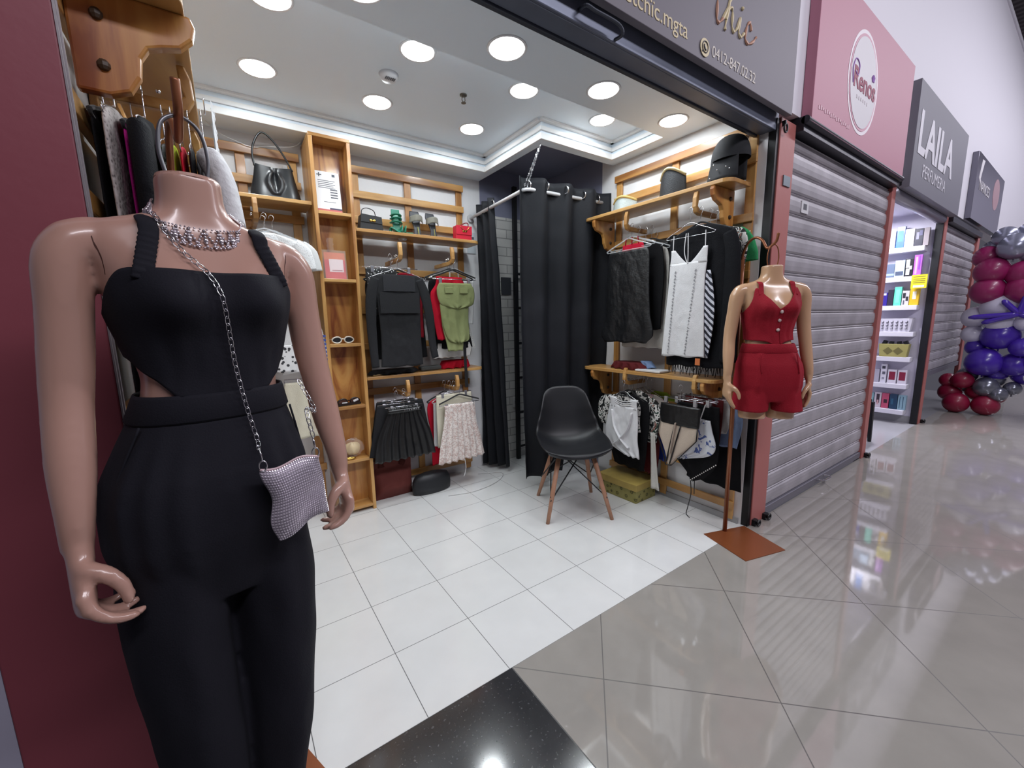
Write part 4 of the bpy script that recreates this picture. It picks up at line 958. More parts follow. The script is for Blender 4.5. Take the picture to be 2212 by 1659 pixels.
def ribbon(g, pts, w=.004, t=.0012): 
    return g.tube(spline(pts, 5), w, 8, flat=.35)
FB = {}
def fab(name, col, rough=.85, **k): return M(name, col, rough, spec=.2, bump=k.pop('bump', .25), bscale=k.pop('bs', 220), **k)
LACEW = ramp_mat('cream floral lace', 'noise', [(.0, 'BFA9A2'), (.46, 'BFA9A2'), (.50, 'D9D2CC'), (1, 'E3DDD8')], 58, .85, 0, detail=2, dist=1.4, bump=.3)
POLKA = ramp_mat('black fabric with white dots', 'voronoi', [(0, 'D2D2D2'), (.22, 'D2D2D2'), (.25, '111114'), (1, '111114')], 62, .7, 0)
STRIPE = ramp_mat('navy and white chevron stripes', 'wave', [(0, '15182A'), (.48, '15182A'), (.52, 'C9CBD6'), (1, 'C9CBD6')], 17, .7, 0, dist=2.2, wave_dir='DIAGONAL')
FLORAL = ramp_mat('black white and green floral print', 'noise', [(0, '0E1112'), (.44, '0E1112'), (.46, 'D9D6D2'), (.56, 'D9D6D2'), (.58, '1E3A30'), (.66, 'C98E84'), (.7, '0E1112')], 22, .75, 0, detail=2, dist=1.2, const=True)
BLUEFL = ramp_mat('sheer white with blue flowers', 'noise', [(0, 'D3D6DC'), (.56, 'D3D6DC'), (.58, '4B5E9A'), (.68, '2F3D78'), (.7, 'D3D6DC')], 24, .7, 0, detail=3, dist=1, const=True)
PATCHY = ramp_mat('pale print with pink and black shapes', 'noise', [(0, 'D2CBC6'), (.52, 'D2CBC6'), (.54, 'A03E6A'), (.58, 'D2CBC6'), (.64, '16161A')], 18, .75, 0, detail=1, dist=1.5, const=True)
EYELET = ramp_mat('white crinkled eyelet cotton', 'voronoi', [(0, 'A9AAAC'), (.16, 'A9AAAC'), (.2, 'D9D9DA'), (1, 'DEDEDF')], 110, .85, 0, bump=.4)
GLACE = ramp_mat('grey openwork lace', 'voronoi', [(0, '6E6866'), (.2, '6E6866'), (.3, 'A39B98'), (1, 'B5AEAB')], 90, .85, 0, bump=.4)
LEATH = M('black faux leather', '0D0D0F', .38, spec=.5, bump=.15, bscale=60)
def placed(name, loc, rz, label, cat, group=None): return thing(name, label, cat, loc, rz, group)
def hang(kind, name, cat, label, short, loc, rz, fn, mat, w=.195, group=None, jitter=0, **kw):
    hanger(kind, HANGL[kind] % short, loc, rz+jitter, w)
    t = thing(name, label, cat, loc, rz+jitter, group)
    g = G(); fn(g); g.build('cloth', mat, t, smooth=True); return t
HANGL = dict(wire='bent chrome wire hanger holding %s', clear='clear plastic hanger holding %s', velvet='black velvet hanger holding %s', clip='chrome clip hanger holding %s', velvetclip='black hanger with metal clips holding %s')
A = lambda i, s=-.04: i*s
# ------------------------------------------------ back wall, upper left arm (x .265, hooks at z 1.755)
X0, Z0 = .235, 1.752
def f(g):
    panel(g, [(-.125, -.135, .135), (-.15, -.165, .165), (-.30, -.150, .150), (-.55, -.140, .145), (-.745, -.15, .15)], .020, 2, .004, 1, wr=.005)
    sleeve(g, [(-.150, -.0, -.150), (-.185, -.002, -.26), (-.198, -.004, -.45), (-.195, -.004, -.62), (-.19, -.004, -.74)], [.03, .036, .033, .028, .026], .012, 1)
    sleeve(g, [(.150, -.0, -.150), (.19, -.002, -.26), (.215, -.006, -.42), (.225, -.006, -.58), (.245, -.006, -.70)], [.03, .036, .033, .028, .026], .012, 2)
t = hang('wire', 'hanging_blouse', 'blouse', 'black square-neck long-sleeved blouse hanging in front beside the tower', 'the black square-neck blouse', (X0, 1.628, Z0), 0, f, BLACKF)
DK2 = M('slightly glossy navy black', '101219', .6, bump=.2, bscale=200)
g = G(); g.grid(lambda u, v: (-.105+.22*u, -.0135-.002*sin(pi*u), -.13-.105*v), 8, 8); g.build('square_neck_panel', DK2, t)
g = G(); g.grid(lambda u, v: (-.135+.275*u, -.0145-.004*sin(pi*u)-.004*v, -.235-.145*v-.018*sin(pi*u)*(1-v)), 16, 8); g.build('bust_drape', BLACKF, t, smooth=True)
def f(g): panel(g, [(-.105, -.145, -.03), (-.16, -.16, .16), (-.5, -.14, .14)], .014, 2, .003, 4)
hang('clip', 'hanging_garment', 'top', 'black and white dotted top peeking over the square-neck blouse', 'the black and white dotted top', (X0-.03, 1.668, Z0+.012), 0, lambda g: panel(g, [(-.095, -.17, .02), (-.14, -.17, .05), (-.4, -.15, .08)], .012, 2, .003, 4), POLKA, .19)
hang('velvet', 'hanging_garment', 'top', 'red lace top half hidden behind the black square-neck blouse', 'the half-hidden red lace top', (X0+.03, 1.705, Z0), 0, lambda g: panel(g, [(-.10, .02, .10), (-.15, -.10, .185), (-.3, -.12, .17), (-.55, -.12, .17)], .014, 2, .003, 5), fab('dark red lace', '8E1828'))
hang('velvet', 'hanging_jacket', 'jacket', 'black jacket at the back of the arm beside the tower', 'the rearmost black jacket', (X0+.0, 1.745, Z0), 0, lambda g: panel(g, [(-.11, -.05, .05), (-.155, -.18, .19), (-.45, -.16, .22), (-.70, -.17, .235)], .018, 2, .004, 6), fab('soft black knit', '101013'))
# ------------------------------------------------ back wall, upper right arm
X0, Z0 = .665, 1.765
def f(g):
    panel(g, [(-.178, -.125, .125), (-.22, -.145, .150), (-.30, -.135, .150), (-.345, -.10, .12), (-.362, -.02, .03)], .030, 3, .004, 2, wr=.008, vo=-.008)
    panel(g, [(-.33, -.125, .105), (-.45, -.115, .10), (-.56, -.085, .105), (-.60, -.06, .095), (-.615, -.02, .05)], .024, 3, .005, 3, wr=.008, vo=-.002)
    panel(g, [(-.34, -.122, .06), (-.50, -.108, .05), (-.62, -.082, .055), (-.675, -.072, .05)], .016, 2, .004, 5, wr=.006, vo=.006)
t = hang('velvetclip', 'hanging_trousers', 'trousers', 'folded sage green cargo trousers clipped to a black hanger', 'the sage green cargo trousers', (X0, 1.632, Z0), radians(-4), f, fab('sage green cotton', '80875C', .85), .17)
for s in (-1, 1):
    G().b2((s*.058-.032, -.0305, -.252), (s*.058+.032, -.0255, -.212)).build('pocket_flap', fab('sage green cotton', '80875C', .85), t, bevel=.002)
def f(g):
    panel(g, [(-.14, -.11, .10), (-.2, -.12, .12), (-.26, -.16, .12), (-.40, -.15, .12), (-.52, -.135, .12), (-.6, -.12, .11)], .016, 5, .005, 7, wr=.006)
hang('velvet', 'hanging_dress', 'dress', 'red ruffled dress hanging directly behind the sage green trousers', 'the red ruffled dress', (X0-.02, 1.668, Z0+.01), 0, f, fab('bright red crepe', 'B5122A'))
t = hang('clear', 'hanging_garment', 'halter top', 'white halter top whose two straps rise above the green trousers', 'the white halter top', (X0+.03, 1.70, Z0+.02), 0, lambda g: panel(g, [(-.17, -.02, .165), (-.3, -.16, .165), (-.5, -.15, .15)], .012, 2, .003, 3), fab('off-white cotton', 'CFCFCF'))
g = G()
for s in (-1, 1): g.tube([(s*.038, -.004, -.175), (s*.034, -.002, -.10), (s*.02, 0, -.088)], .010, 8, flat=.2)
g.build('neck_strap', fab('off-white cotton', 'CFCFCF'), t)
t = hang('wire', 'hanging_dress', 'dress', 'black dress with white lace trim behind the red ruffled dress', 'the lace-trimmed black dress', (X0+.0, 1.735, Z0), 0, lambda g: panel(g, [(-.12, -.05, .05), (-.16, -.16, .16), (-.35, -.14, .13), (-.5, -.15, .16), (-.66, -.17, .19)], .014, 4, .004, 9), fab('soft black knit', '101013'))
LT = M('white crochet trim', 'CFCDC8', .8)
g = G(); panel(g, [(-.62, -.165, .165), (-.66, -.168, .18), (-.73, -.15, .165)], .010, 6, .004, 3); g.build('lace_hem', LT, t, smooth=True)
g = G()
for k in range(14):
    q = k/13; g.tube([Vector((.145+.055*q, -.010, -.46-.2*q))+Vector((.008*cos(a), 0, .009*sin(a))) for a in [m*pi/4 for m in range(8)]], .0022, 5, True)
g.build('scalloped_side_trim', LT, t)
# belt hanging down past the lower shelf
g = G(); g.tube([(.742, 1.655, 1.20), (.743, 1.66, 1.05), (.744, 1.655, .93), (.742, 1.65, .80)], .013, 8, flat=.12, up=(0, 1, 0))
tag(g.build('fabric_belt', BLACKF), 'long black fabric belt dangling in front of the lower back shelf', 'belt')
# ------------------------------------------------ back wall, lower arms
X0, Z0 = .235, .812
for i, (dx, y, dzz, lab_, sh) in enumerate(((-.01, 1.628, 0, 'black pleated faux-leather skirt with eyelet belt hanging in front', 'the pleated leather skirt'), (-.05, 1.668, .016, 'plain black skirt, first behind the pleated leather one', 'the first plain black skirt'), (.02, 1.706, .022, 'plain black skirt, second behind the pleated leather one', 'the second plain black skirt'), (-.03, 1.744, .028, 'plain black skirt closest to the wall below the shelf', 'the innermost black skirt'))):
    w0, w1_ = (.115, .235) if i == 0 else (.14, .215)
    t = hang('clip', 'hanging_skirt', 'skirt', lab_, sh, (X0+dx, y, Z0+dzz), 0, lambda g: panel(g, [(-.092, -w0, w0), (-.14, -w0*1.08, w0*1.08), (-.3, -w1_*.85, w1_*.82), (-.47+.02*i, -w1_, w1_*.95)], .022, 8 if i == 0 else 4, .009 if i == 0 else .005, i*1.7, nu=80 if i == 0 else 40), LEATH if i == 0 else BLACKF, .135)
    if i == 0:
        G().grid(lambda u, v: (-.125+.25*u, -.0165-.004*sin(pi*u), -.103-.026*v), 14, 2).build('belt', M('black belt leather', '09090A', .3, spec=.5), t, smooth=True, solid=.003)
        g = G()
        for k in range(7): g.tube([Vector((-.005+.017*k, -.0225, -.116))+Vector((.0042*cos(a), 0, .0042*sin(a))) for a in [m*pi/4 for m in range(8)]], .0013, 5, True)
        so = g.build('eyelet_row', CHROME, t)
X0, Z0 = .655, .835
def f(g): panel(g, [(-.152, -.135, .135), (-.20, -.132, .138), (-.32, -.15, .150), (-.45, -.18, .185), (-.60, -.205, .215)], .030, 7, .011, 2, nu=90, wr=.004)
t = hang('velvetclip', 'hanging_dress', 'dress', 'cream floral lace dress clipped to a black hanger by the curtain', 'the cream floral lace dress', (X0+.01, 1.628, Z0), radians(3), f, LACEW, .175)
g = G(); g.tube(spline([(.02, -.01, -.60), (.022, -.02, -.66), (.012, -.02, -.71), (.0, -.02, -.735)], 5), .003, 6); g.build('tie_string', M('white cable', 'C9C9C9', .5), t)
hang('clip', 'hanging_shirt', 'shirt', 'cream shirt folded behind the cream floral lace dress', 'the folded cream shirt', (X0-.015, 1.668, Z0+.02), 0, lambda g: panel(g, [(-.095, -.15, .15), (-.2, -.155, .16), (-.5, -.155, .14)], .016, 2, .004, 4), fab('cream poplin', 'CBC6B2'), .15)
hang('clear', 'hanging_skirt', 'skirt', 'white skirt left edge showing beside the cream floral lace dress', 'the white skirt beside lace', (X0-.035, 1.706, Z0+.02), 0, lambda g: panel(g, [(-.16, -.14, .12), (-.5, -.15, .13)], .014, 3, .004, 8), fab('off-white cotton', 'CFCFCF'), .15)
hang('velvet', 'hanging_dress', 'dress', 'red dress showing as a strip between black skirts and lace dress', 'the narrow red dress', (X0-.06, 1.744, Z0+.02), 0, lambda g: panel(g, [(-.11, -.02, .05), (-.16, -.14, .15), (-.4, -.13, .14), (-.66, -.13, .15)], .014, 3, .004, 5), fab('bright red crepe', 'B5122A'), .15)
# ------------------------------------------------ back wall, left of the tower
X0, Z0 = -.515, 1.93
for i, (dx, y, lab_, sh, m_x) in enumerate(((.0, 1.63, 'crinkled white blouse foremost left of the tower', 'the foremost crinkled white blouse', EYELET), (.04, 1.668, 'white tee with rounded shoulder second in the stack left of the tower', 'the second white tee', fab('off-white cotton', 'CFCFCF')), (.0, 1.706, 'white tee third in the stack left of the tower', 'the third white tee', fab('off-white cotton', 'CFCFCF')))):
    hang('clear', 'hanging_tee', 'top', lab_, sh, (X0+dx, y, Z0), 0, lambda g: (panel(g, [(-.105, -.05, .05), (-.14, -.15, .15), (-.3, -.155, .155), (-.72, -.16, .165)], .018, 3, .004, i*2), sleeve(g, [(-.14, 0, -.15), (-.185, 0, -.2), (-.20, 0, -.30)], [.03, .045, .05], .012, 1), sleeve(g, [(.14, 0, -.15), (.185, 0, -.2), (.20, 0, -.30)], [.03, .045, .05], .012, 2)), m_x)
t = thing('hanging_blouse', 'white blouse with blue patterned stripe beside the tower edge', 'blouse', (-.41, 1.60, 1.47))
g = G(); panel(g, [(-.10, -.05, .12), (-.3, -.09, .155), (-.45, -.10, .15)], .012, 2, .003, 4); g.build('cloth', fab('off-white cotton', 'CFCFCF'), t, smooth=True)
g = G()
for k in range(9): g.box((.138, -.008, -.235-.024*k), (.034, .004, .014))
g.build('blue_pattern', M('blue print', '3A4A8A', .7), t)
tag(G().b2((-.46, 1.60, 1.36), (-.36, 1.75, 1.375)).tube([(-.41, 1.60, 1.30), (-.41, 1.60, 1.375), (-.41, 1.93, 1.375)], .006, 8).build('hook_peg', CHROME), 'chrome hook peg on the rack left of the tower', 'hook')
t = thing('hanging_skirt', 'cream skirt hanging low beside the left edge of the tower', 'skirt', (-.40, 1.63, .98))
g = G(); panel(g, [(-.02, -.10, .10), (-.15, -.12, .14), (-.37, -.15, .175)], .016, 3, .005, 4); g.build('cloth', fab('cream poplin', 'CBC6B2'), t, smooth=True)
G().tube([(-.1, .0, -.02), (-.1, 0, .0), (.1, 0, .0), (.1, 0, -.02)], .003, 6).tube([(0, 0, 0), (0, 0, .05), (0, .3, .05)], .003, 6).build('clip_bar', CHROME, t)
t = thing('hanging_garment', 'white top with black spots below the crinkled white blouse', 'top', (-.50, 1.60, 1.19))
DALM = ramp_mat('white with dark leaf spots', 'voronoi', [(0, '2E2E32'), (.3, '2E2E32'), (.36, 'D0D0D0'), (1, 'D0D0D0')], 38, .8)
g = G(); panel(g, [(.0, -.12, .12), (-.16, -.13, .14)], .014, 2, .004, 4); g.build('cloth', DALM, t, smooth=True)
# ------------------------------------------------ right wall, upper rear arm (garments face -x)
XR, Z0 = 1.57, 1.93
RZ = -pi/2
def rx(i): return XR+.037*i
def f(g):
    panel(g, [(-.165, -.165, .165), (-.20, -.175, .178), (-.42, -.185, .185), (-.60, -.185, .20), (-.74, -.235, .225), (-.79, -.20, .17)], .030, 2.3, .005, 3, nu=70, wr=.005)
t = hang('clear', 'hanging_dress', 'dress', 'glossy black strapless dress hanging in front beside the wide curtain', 'the glossy black strapless dress', (rx(0), .79, Z0), RZ, f, M('black satin', '0E0F12', .45, spec=.5, bump=.25, bscale=90), .19)
g = G()
for s in (-1, 1): g.tube([(s*.05, -.004, -.17), (s*.045, -.004, -.10)], .006, 6, flat=.3)
t = hang('clear', 'hanging_garment', 'top', 'red strappy lace top on the clear hanger above the strapless dress', 'the red strappy lace top', (rx(1), .79, Z0+.018), RZ, lambda g: panel(g, [(-.135, -.075, .095), (-.16, -.08, .105), (-.4, -.12, .12)], .012, 2, .003, 3), fab('scarlet lace', 'C01C38'))
g = G()
for s in (-.6, .1, .8): g.tube([(s*.08, -.007, -.14), (s*.07, -.005, -.09)], .006, 6, flat=.3)
g.build('strap', fab('scarlet lace', 'C01C38'), t)
hang('clear', 'hanging_garment', 'top', 'black crochet top third from the front on the rear arm', 'the black crochet top', (rx(2), .76, Z0), RZ, lambda g: panel(g, [(-.11, -.05, .05), (-.155, -.19, .19), (-.7, -.2, .2)], .016, 3, .004, 7), fab('black crochet', '121215'))
t = hang('clear', 'hanging_dress', 'dress', 'pale cream dress with long ties behind the black garments', 'the pale cream dress', (rx(3), .73, Z0-.01), RZ, lambda g: panel(g, [(-.12, -.05, .05), (-.16, -.16, .17), (-.4, -.17, .19), (-.6, -.18, .185), (-.82, -.19, .215)], .018, 4, .006, 2), fab('pale cream jersey', 'C9C6C0'))
hang('velvet', 'hanging_garment', 'top', 'black puff-sleeved top with a little white bow near the wall', 'the puff-sleeved black top', (rx(4), .71, Z0), RZ, lambda g: (panel(g, [(-.11, -.05, .05), (-.15, -.16, .17), (-.6, -.17, .19)], .016, 3, .004, 2), sleeve(g, [(.14, 0, -.12), (.20, 0, -.15), (.235, 0, -.24), (.225, 0, -.33)], [.03, .055, .06, .03], .016, 3)), fab('soft black knit', '101013'))
hang('wire', 'hanging_jeans', 'jeans', 'light blue denim garment closest to the right wall', 'the light blue denim garment', (rx(5), .70, Z0-.04), RZ, lambda g: panel(g, [(-.15, -.15, .17), (-.3, -.16, .185), (-.52, -.12, .15), (-.7, -.14, .13)], .012, 3, .004, 2), fab('light blue denim', '7C93B8'))
# ------------------------------------------------ right wall, upper front arm
Z0 = 1.93
def f(g):
    panel(g, [(-.225, -.115, -.09), (-.26, -.115, -.06), (-.30, -.120, -.02), (-.315, -.122, .0)], .014, 0, 0, 3, wr=.002)
    panel(g, [(-.225, .09, .115), (-.26, .06, .115), (-.30, .02, .115), (-.315, .0, .116)], .014, 0, 0, 3, wr=.002)
    panel(g, [(-.305, -.122, .116), (-.40, -.125, .108), (-.60, -.140, .112), (-.86, -.160, .130)], .018, 2, .004, 3, wr=.004)
t = hang('wire', 'hanging_dress', 'slip dress', 'long white eyelet slip dress hanging in front of the black blazer', 'the white eyelet slip dress', (1.52, .30, Z0), RZ, f, fab('white eyelet cotton', 'D6D6D8', .85), .155)
g = G()
for s in (-1, 1): g.tube([(s*.102, -.004, -.235), (s*.10, -.004, -.14)], .0028, 6)
for s in (-1, 1): g.tube(spline([(s*.002, -.010, -.31), (s*.012-.01, -.012, -.24), (s*.006-.01, -.010, -.14)], 5), .0028, 6)
g.build('thin_strap', M('white cord', 'D9D9DA', .6), t)
g = G()
for s, o in ((-.075, -.03), (.055, -.045)):
    for k in range(26):
        q = k/25; x = s+o*q; z = -.355-.485*q
        g.box((x, -.0125-.002*q, z), (.016, .0012, .0022), Matrix.Rotation(.5 if k % 2 else -.5, 3, 'Y')); g.box((x, -.0125-.002*q, z), (.003, .0012, .014))
so = g.build('eyelet_ladder_trim', M('grey openwork thread', '8F8F93', .8), t); so['kind'] = 'stuff'
G().b2((.075, -.006, -.905), (.105, -.002, -.865)).build('orange_tag', M('orange paper tag', 'C9703C', .6), t)
def f(g):
    panel(g, [(-.10, -.05, .05), (-.13, -.15, .15), (-.17, -.195, .195), (-.5, -.185, .185), (-.80, -.195, .185), (-.92, -.19, .19)], .026, 3, .005, 3, wr=.005)
    sleeve(g, [(.17, -.002, -.165), (.20, -.008, -.28), (.205, -.010, -.5), (.205, -.01, -.72), (.21, -.01, -.88)], [.035, .042, .045, .048, .05], .018, 2)
t = hang('velvet', 'hanging_jacket', 'blazer', 'long black blazer hanging right behind the white slip dress', 'the long black blazer', (1.562, .26, Z0), RZ, f, fab('black wool', '0E0F14', .85), .185)
g = G(); g.grid(lambda u, v: (.075+.065*sin(pi*(v*.85+.12))*(u-.35)+.02*v, -.034-.004*sin(7*u), -.36-.50*v), 8, 26)
tag(g.build('striped_scarf', STRIPE, smooth=True, solid=.004, loc=(1.562, .26, Z0), rz=RZ), 'navy and white striped garment peeking out of the black blazer', 'scarf')
g = G()
for k in range(40): g.tube([(-.17+.0088*k, 0, -.88), (-.17+.0088*k+.003*sin(k*3), .0, -.93), (-.17+.0088*k+.006*sin(k*5), 0, -.965-.02*sin(k*2.3))], .0022, 5)
t = hang('wire', 'hanging_shawl', 'shawl', 'black shawl with long fringe hanging below the white slip dress', 'the fringed black shawl', (1.605, .29, Z0), RZ, lambda g: panel(g, [(-.12, -.06, .06), (-.16, -.17, .17), (-.5, -.18, .18), (-.885, -.19, .19)], .016, 3, .004, 4), fab('soft black knit', '101013'))
so = g.build('fringe', fab('soft black knit', '101013'), t); so['kind'] = 'stuff'
hang('wire', 'hanging_garment', 'top', 'grey and white patterned top behind the black blazer', 'the grey patterned top', (1.645, .25, Z0), RZ, lambda g: panel(g, [(-.10, -.05, .05), (-.15, -.17, .20), (-.4, -.18, .21)], .016, 3, .004, 4), FLORAL)
def f(g):
    panel(g, [(-.105, -.05, .05), (-.145, -.15, .15), (-.3, -.16, .16), (-.6, -.17, .17)], .018, 3, .004, 4)
    sleeve(g, [(.12, -.0, -.14), (.155, -.002, -.18), (.185, -.004, -.25), (.19, -.004, -.31)], [.035, .05, .055, .06], .016, 2)
hang('wire', 'hanging_tee', 'tee', 'bright green short-sleeved tee nearest the wall behind the copper pole', 'the bright green tee', (1.685, .235, Z0-.01), RZ, f, fab('bright green jersey', '2F8A55', .85))
# ------------------------------------------------ right wall, lower rear arm
Z0 = .87
def f(g):
    panel(g, [(-.125, -.13, -.065), (-.17, -.12, -.05), (-.20, -.125, -.02)], .016, 0, 0, 3, wr=.002)
    panel(g, [(-.125, .065, .13), (-.17, .05, .12), (-.20, .02, .125)], .016, 0, 0, 3, wr=.002)
    panel(g, [(-.185, -.125, .125), (-.30, -.150, .135), (-.42, -.165, .135), (-.50, -.10, .15), (-.54, .03, .155)], .022, 3, .006, 5, wr=.007)
t = hang('velvet', 'hanging_garment', 'tank top', 'white sleeveless twist-front top hanging low beside the chair', 'the white twist-front top', (1.535, .77, Z0), RZ, f, fab('white jersey', 'D8D8DA', .85), .13)
g = G()
for s in (-1, 1): g.tube(spline([(s*.09, -.012, -.22), (s*.06, -.020, -.34), (s*-.005, -.024, -.425), (s*-.07, -.018, -.48)], 6), .014, 10, flat=.4)
g.build('twist_knot', fab('white jersey', 'D8D8DA', .85), t, smooth=True)
g = G()
for k in range(3): g.tube(spline([(-.075, -.008, -.135-.012*k), (0, -.012, -.150-.014*k), (.08, -.008, -.14-.014*k)], 5), .0032, 6)
g.build('neck_strings', M('white cord', 'D9D9DA', .6), t)
specs = [
 ('hanging_blouse', 'blouse', 'leaf-print blouse showing left of the white twist-front top', 'the leaf-print blouse', FLORAL, [(-.11, -.05, .05), (-.15, -.21, .14), (-.30, -.245, .15), (-.36, -.23, .16)], 'wire', .80),
 ('hanging_dress', 'dress', 'black dress with a tiny pink label above the snakeskin box', 'the black dress with pink label', fab('soft black knit', '101013'), [(-.11, -.05, .05), (-.15, -.16, .17), (-.5, -.17, .17), (-.66, -.12, .15)], 'velvet', .78),
 ('hanging_blouse', 'blouse', 'black floral blouse showing right of the white twist-front top', 'the black floral blouse', FLORAL, [(-.09, -.05, .09), (-.15, -.13, .22), (-.30, -.13, .23), (-.44, -.12, .215)], 'wire', .77),
 ('hanging_trousers', 'trousers', 'maroon garment draping down over the snakeskin box', 'the maroon garment', fab('maroon crepe', '5A1F22'), [(-.15, -.12, .16), (-.4, -.10, .205), (-.62, .02, .20), (-.69, .10, .17)], 'wire', .76),
 ('hanging_blouse', 'blouse', 'pale printed blouse with pink and black shapes in the low stack', 'the pale printed blouse', PATCHY, [(-.12, -.05, .12), (-.18, -.10, .26), (-.36, -.10, .275)], 'wire', .74),
 ('hanging_garment', 'top', 'royal blue satin garment under the pale printed blouse', 'the royal blue garment', M('royal blue satin', '1E3A9A', .4, bump=.3, bscale=40), [(-.2, -.10, .2), (-.40, -.08, .27), (-.48, -.02, .25), (-.60, .08, .22)], 'wire', .73),
]
for i, (nm, ct, lb, sh, mt, pr, kd, y) in enumerate(specs):
    hang(kd, nm, ct, lb, sh, (1.572+.033*i, y, Z0+.004*i), RZ, (lambda pr_, ii: (lambda g: panel(g, pr_, .014, 3, .004, ii, wr=.005)))(pr, i), mt, .14)
hang('clear', 'hanging_garment', 'top', 'lime green top closest to the wall in the low rear stack', 'the lime green top', (1.772, .70, Z0-.0), RZ, lambda g: panel(g, [(-.09, .02, .12), (-.16, -.1, .22), (-.3, -.1, .235)], .010, 2, .003, 2, wr=.002), fab('lime jersey', '8FA83C'), .14)
t = thing('sash', 'long off-white fabric sash hanging beside the snakeskin box', 'sash', (1.60, .56, .52), RZ)
G().grid(lambda u, v: (-.02+(.035+.035*v)*u+.02*v, .006*sin(9*u+3*v), -.40*v+.0), 8, 20).build('cloth', fab('pale cream jersey', 'C9C6C0'), t, smooth=True, solid=.004)
# ------------------------------------------------ right wall, lower front arm
Z0 = .895
t = thing('hanging_corset', 'black and cream corset top hanging in front on the low front arm', 'corset', (1.50, .30, Z0), RZ)
hanger('clip', HANGL['clip'] % 'the black and cream corset', (1.50, .30, Z0), RZ, .15)
CR = fab('pale champagne satin', 'C4B4A4', .5)
g = G(); panel(g, [(-.125, -.135, .135), (-.20, -.14, .135), (-.25, -.13, .13)], .034, 0, 0, 1, wr=.004); g.build('black_cups', LEATH, t, smooth=True)
g = G(); panel(g, [(-.24, -.13, .125), (-.32, -.145, .125), (-.40, -.11, .06), (-.46, -.085, .0), (-.52, -.07, -.04)], .024, 0, 0, 2, wr=.004); g.build('cream_panel', CR, t, smooth=True)
g = G()
for a_, b_ in (((-.02, -.25), (-.07, -.50)), ((.02, -.25), (-.045, -.51))): g.tube([(a_[0], -.014, a_[1]), (b_[0], -.014, b_[1])], .010, 6, flat=.3)
g.tube([(.128, -.012, -.25), (.125, -.012, -.325), (.055, -.013, -.41), (-.035, -.012, -.52), (-.075, -.012, -.525), (-.09, -.012, -.47), (-.148, -.012, -.33), (-.13, -.012, -.25)], .006, 6, flat=.5)
g.build('black_boning', LEATH, t, smooth=True)
g = G(); g.tube([(-.01, -.024, -.235), (-.045, -.018, -.44)], .010, 6, flat=.3); g.build('cream_stripe', CR, t)
def f(g): panel(g, [(-.20, .02, .12), (-.26, -.10, .135), (-.36, -.12, .16), (-.42, -.12, .12), (-.47, -.11, -.02)], .020, 5, .005, 3, wr=.005)
t = hang('clip', 'hanging_garment', 'corset top', 'sheer white corset top with blue flowers behind the champagne one', 'the blue-flowered corset top', (1.545, .25, Z0), RZ+.05, f, BLUEFL, .15)
G().tube(spline([(.06, -.012, -.21), (.075, -.012, -.16), (.09, -.01, -.105)], 5), .006, 6, flat=.4).build('strap', fab('off-white cotton', 'CFCFCF'), t)
def f(g): panel(g, [(-.12, -.12, .16), (-.35, -.13, .17), (-.48, -.12, .16), (-.58, -.02, .09), (-.615, .0, .03)], .020, 3, .004, 3, wr=.005)
t = hang('clip', 'hanging_garment', 'top', 'black top edged with pearl studs below the blue-flowered corset top', 'the pearl-studded black top', (1.59, .26, Z0), RZ, f, fab('soft black knit', '101013'), .15)
for k in range(14):
    q = k/13; G().sph((.165-.155*q, -.016, -.47-.14*q), .0042, 8, 5).build('pearl_stud', M('pearl white', 'D9D5D0', .3), t, smooth=True)
G().tube(spline([(.0, -.006, -.60), (.012, -.008, -.70), (-.006, -.006, -.80), (-.012, -.01, -.85), (.012, -.01, -.868)], 6), .0032, 6).tube([(.03, -.006, -.6), (.032, -.006, -.70)], .003, 6).build('tie_string', LEATH, t, smooth=True)
hang('clip', 'hanging_garment', 'top', 'dark red top hanging mid-stack on the low front arm', 'the dark red mid-stack top', (1.63, .25, Z0+.008), RZ, lambda g: panel(g, [(-.092, -.10, .15), (-.2, -.12, .15), (-.36, -.1, .14)], .014, 3, .004, 3), fab('maroon crepe', '5A1F22'), .16)
hang('clip', 'hanging_garment', 'top', 'white frilled top hanging behind the dark red one', 'the white frilled top', (1.665, .24, Z0+.008), RZ, lambda g: panel(g, [(-.092, -.08, .15), (-.2, -.10, .175), (-.3, -.1, .15)], .014, 5, .006, 3), fab('off-white cotton', 'CFCFCF'), .16)
hang('clip', 'hanging_garment', 'top', 'light blue top, rearmost but one on the low front arm', 'the light blue top', (1.70, .22, Z0), RZ, lambda g: panel(g, [(-.092, -.02, .16), (-.2, -.05, .205), (-.38, -.05, .18)], .012, 2, .004, 3), fab('light blue jersey', '8AA0C8'), .16)
hang('clip', 'hanging_skirt', 'skirt', 'long black skirt closest to the wall on the low front arm', 'the innermost black skirt at right', (1.738, .22, Z0), RZ, lambda g: panel(g, [(-.095, -.1, .15), (-.3, -.12, .18), (-.66, -.16, .205)], .012, 3, .004, 3), fab('soft black knit', '101013'), .16)
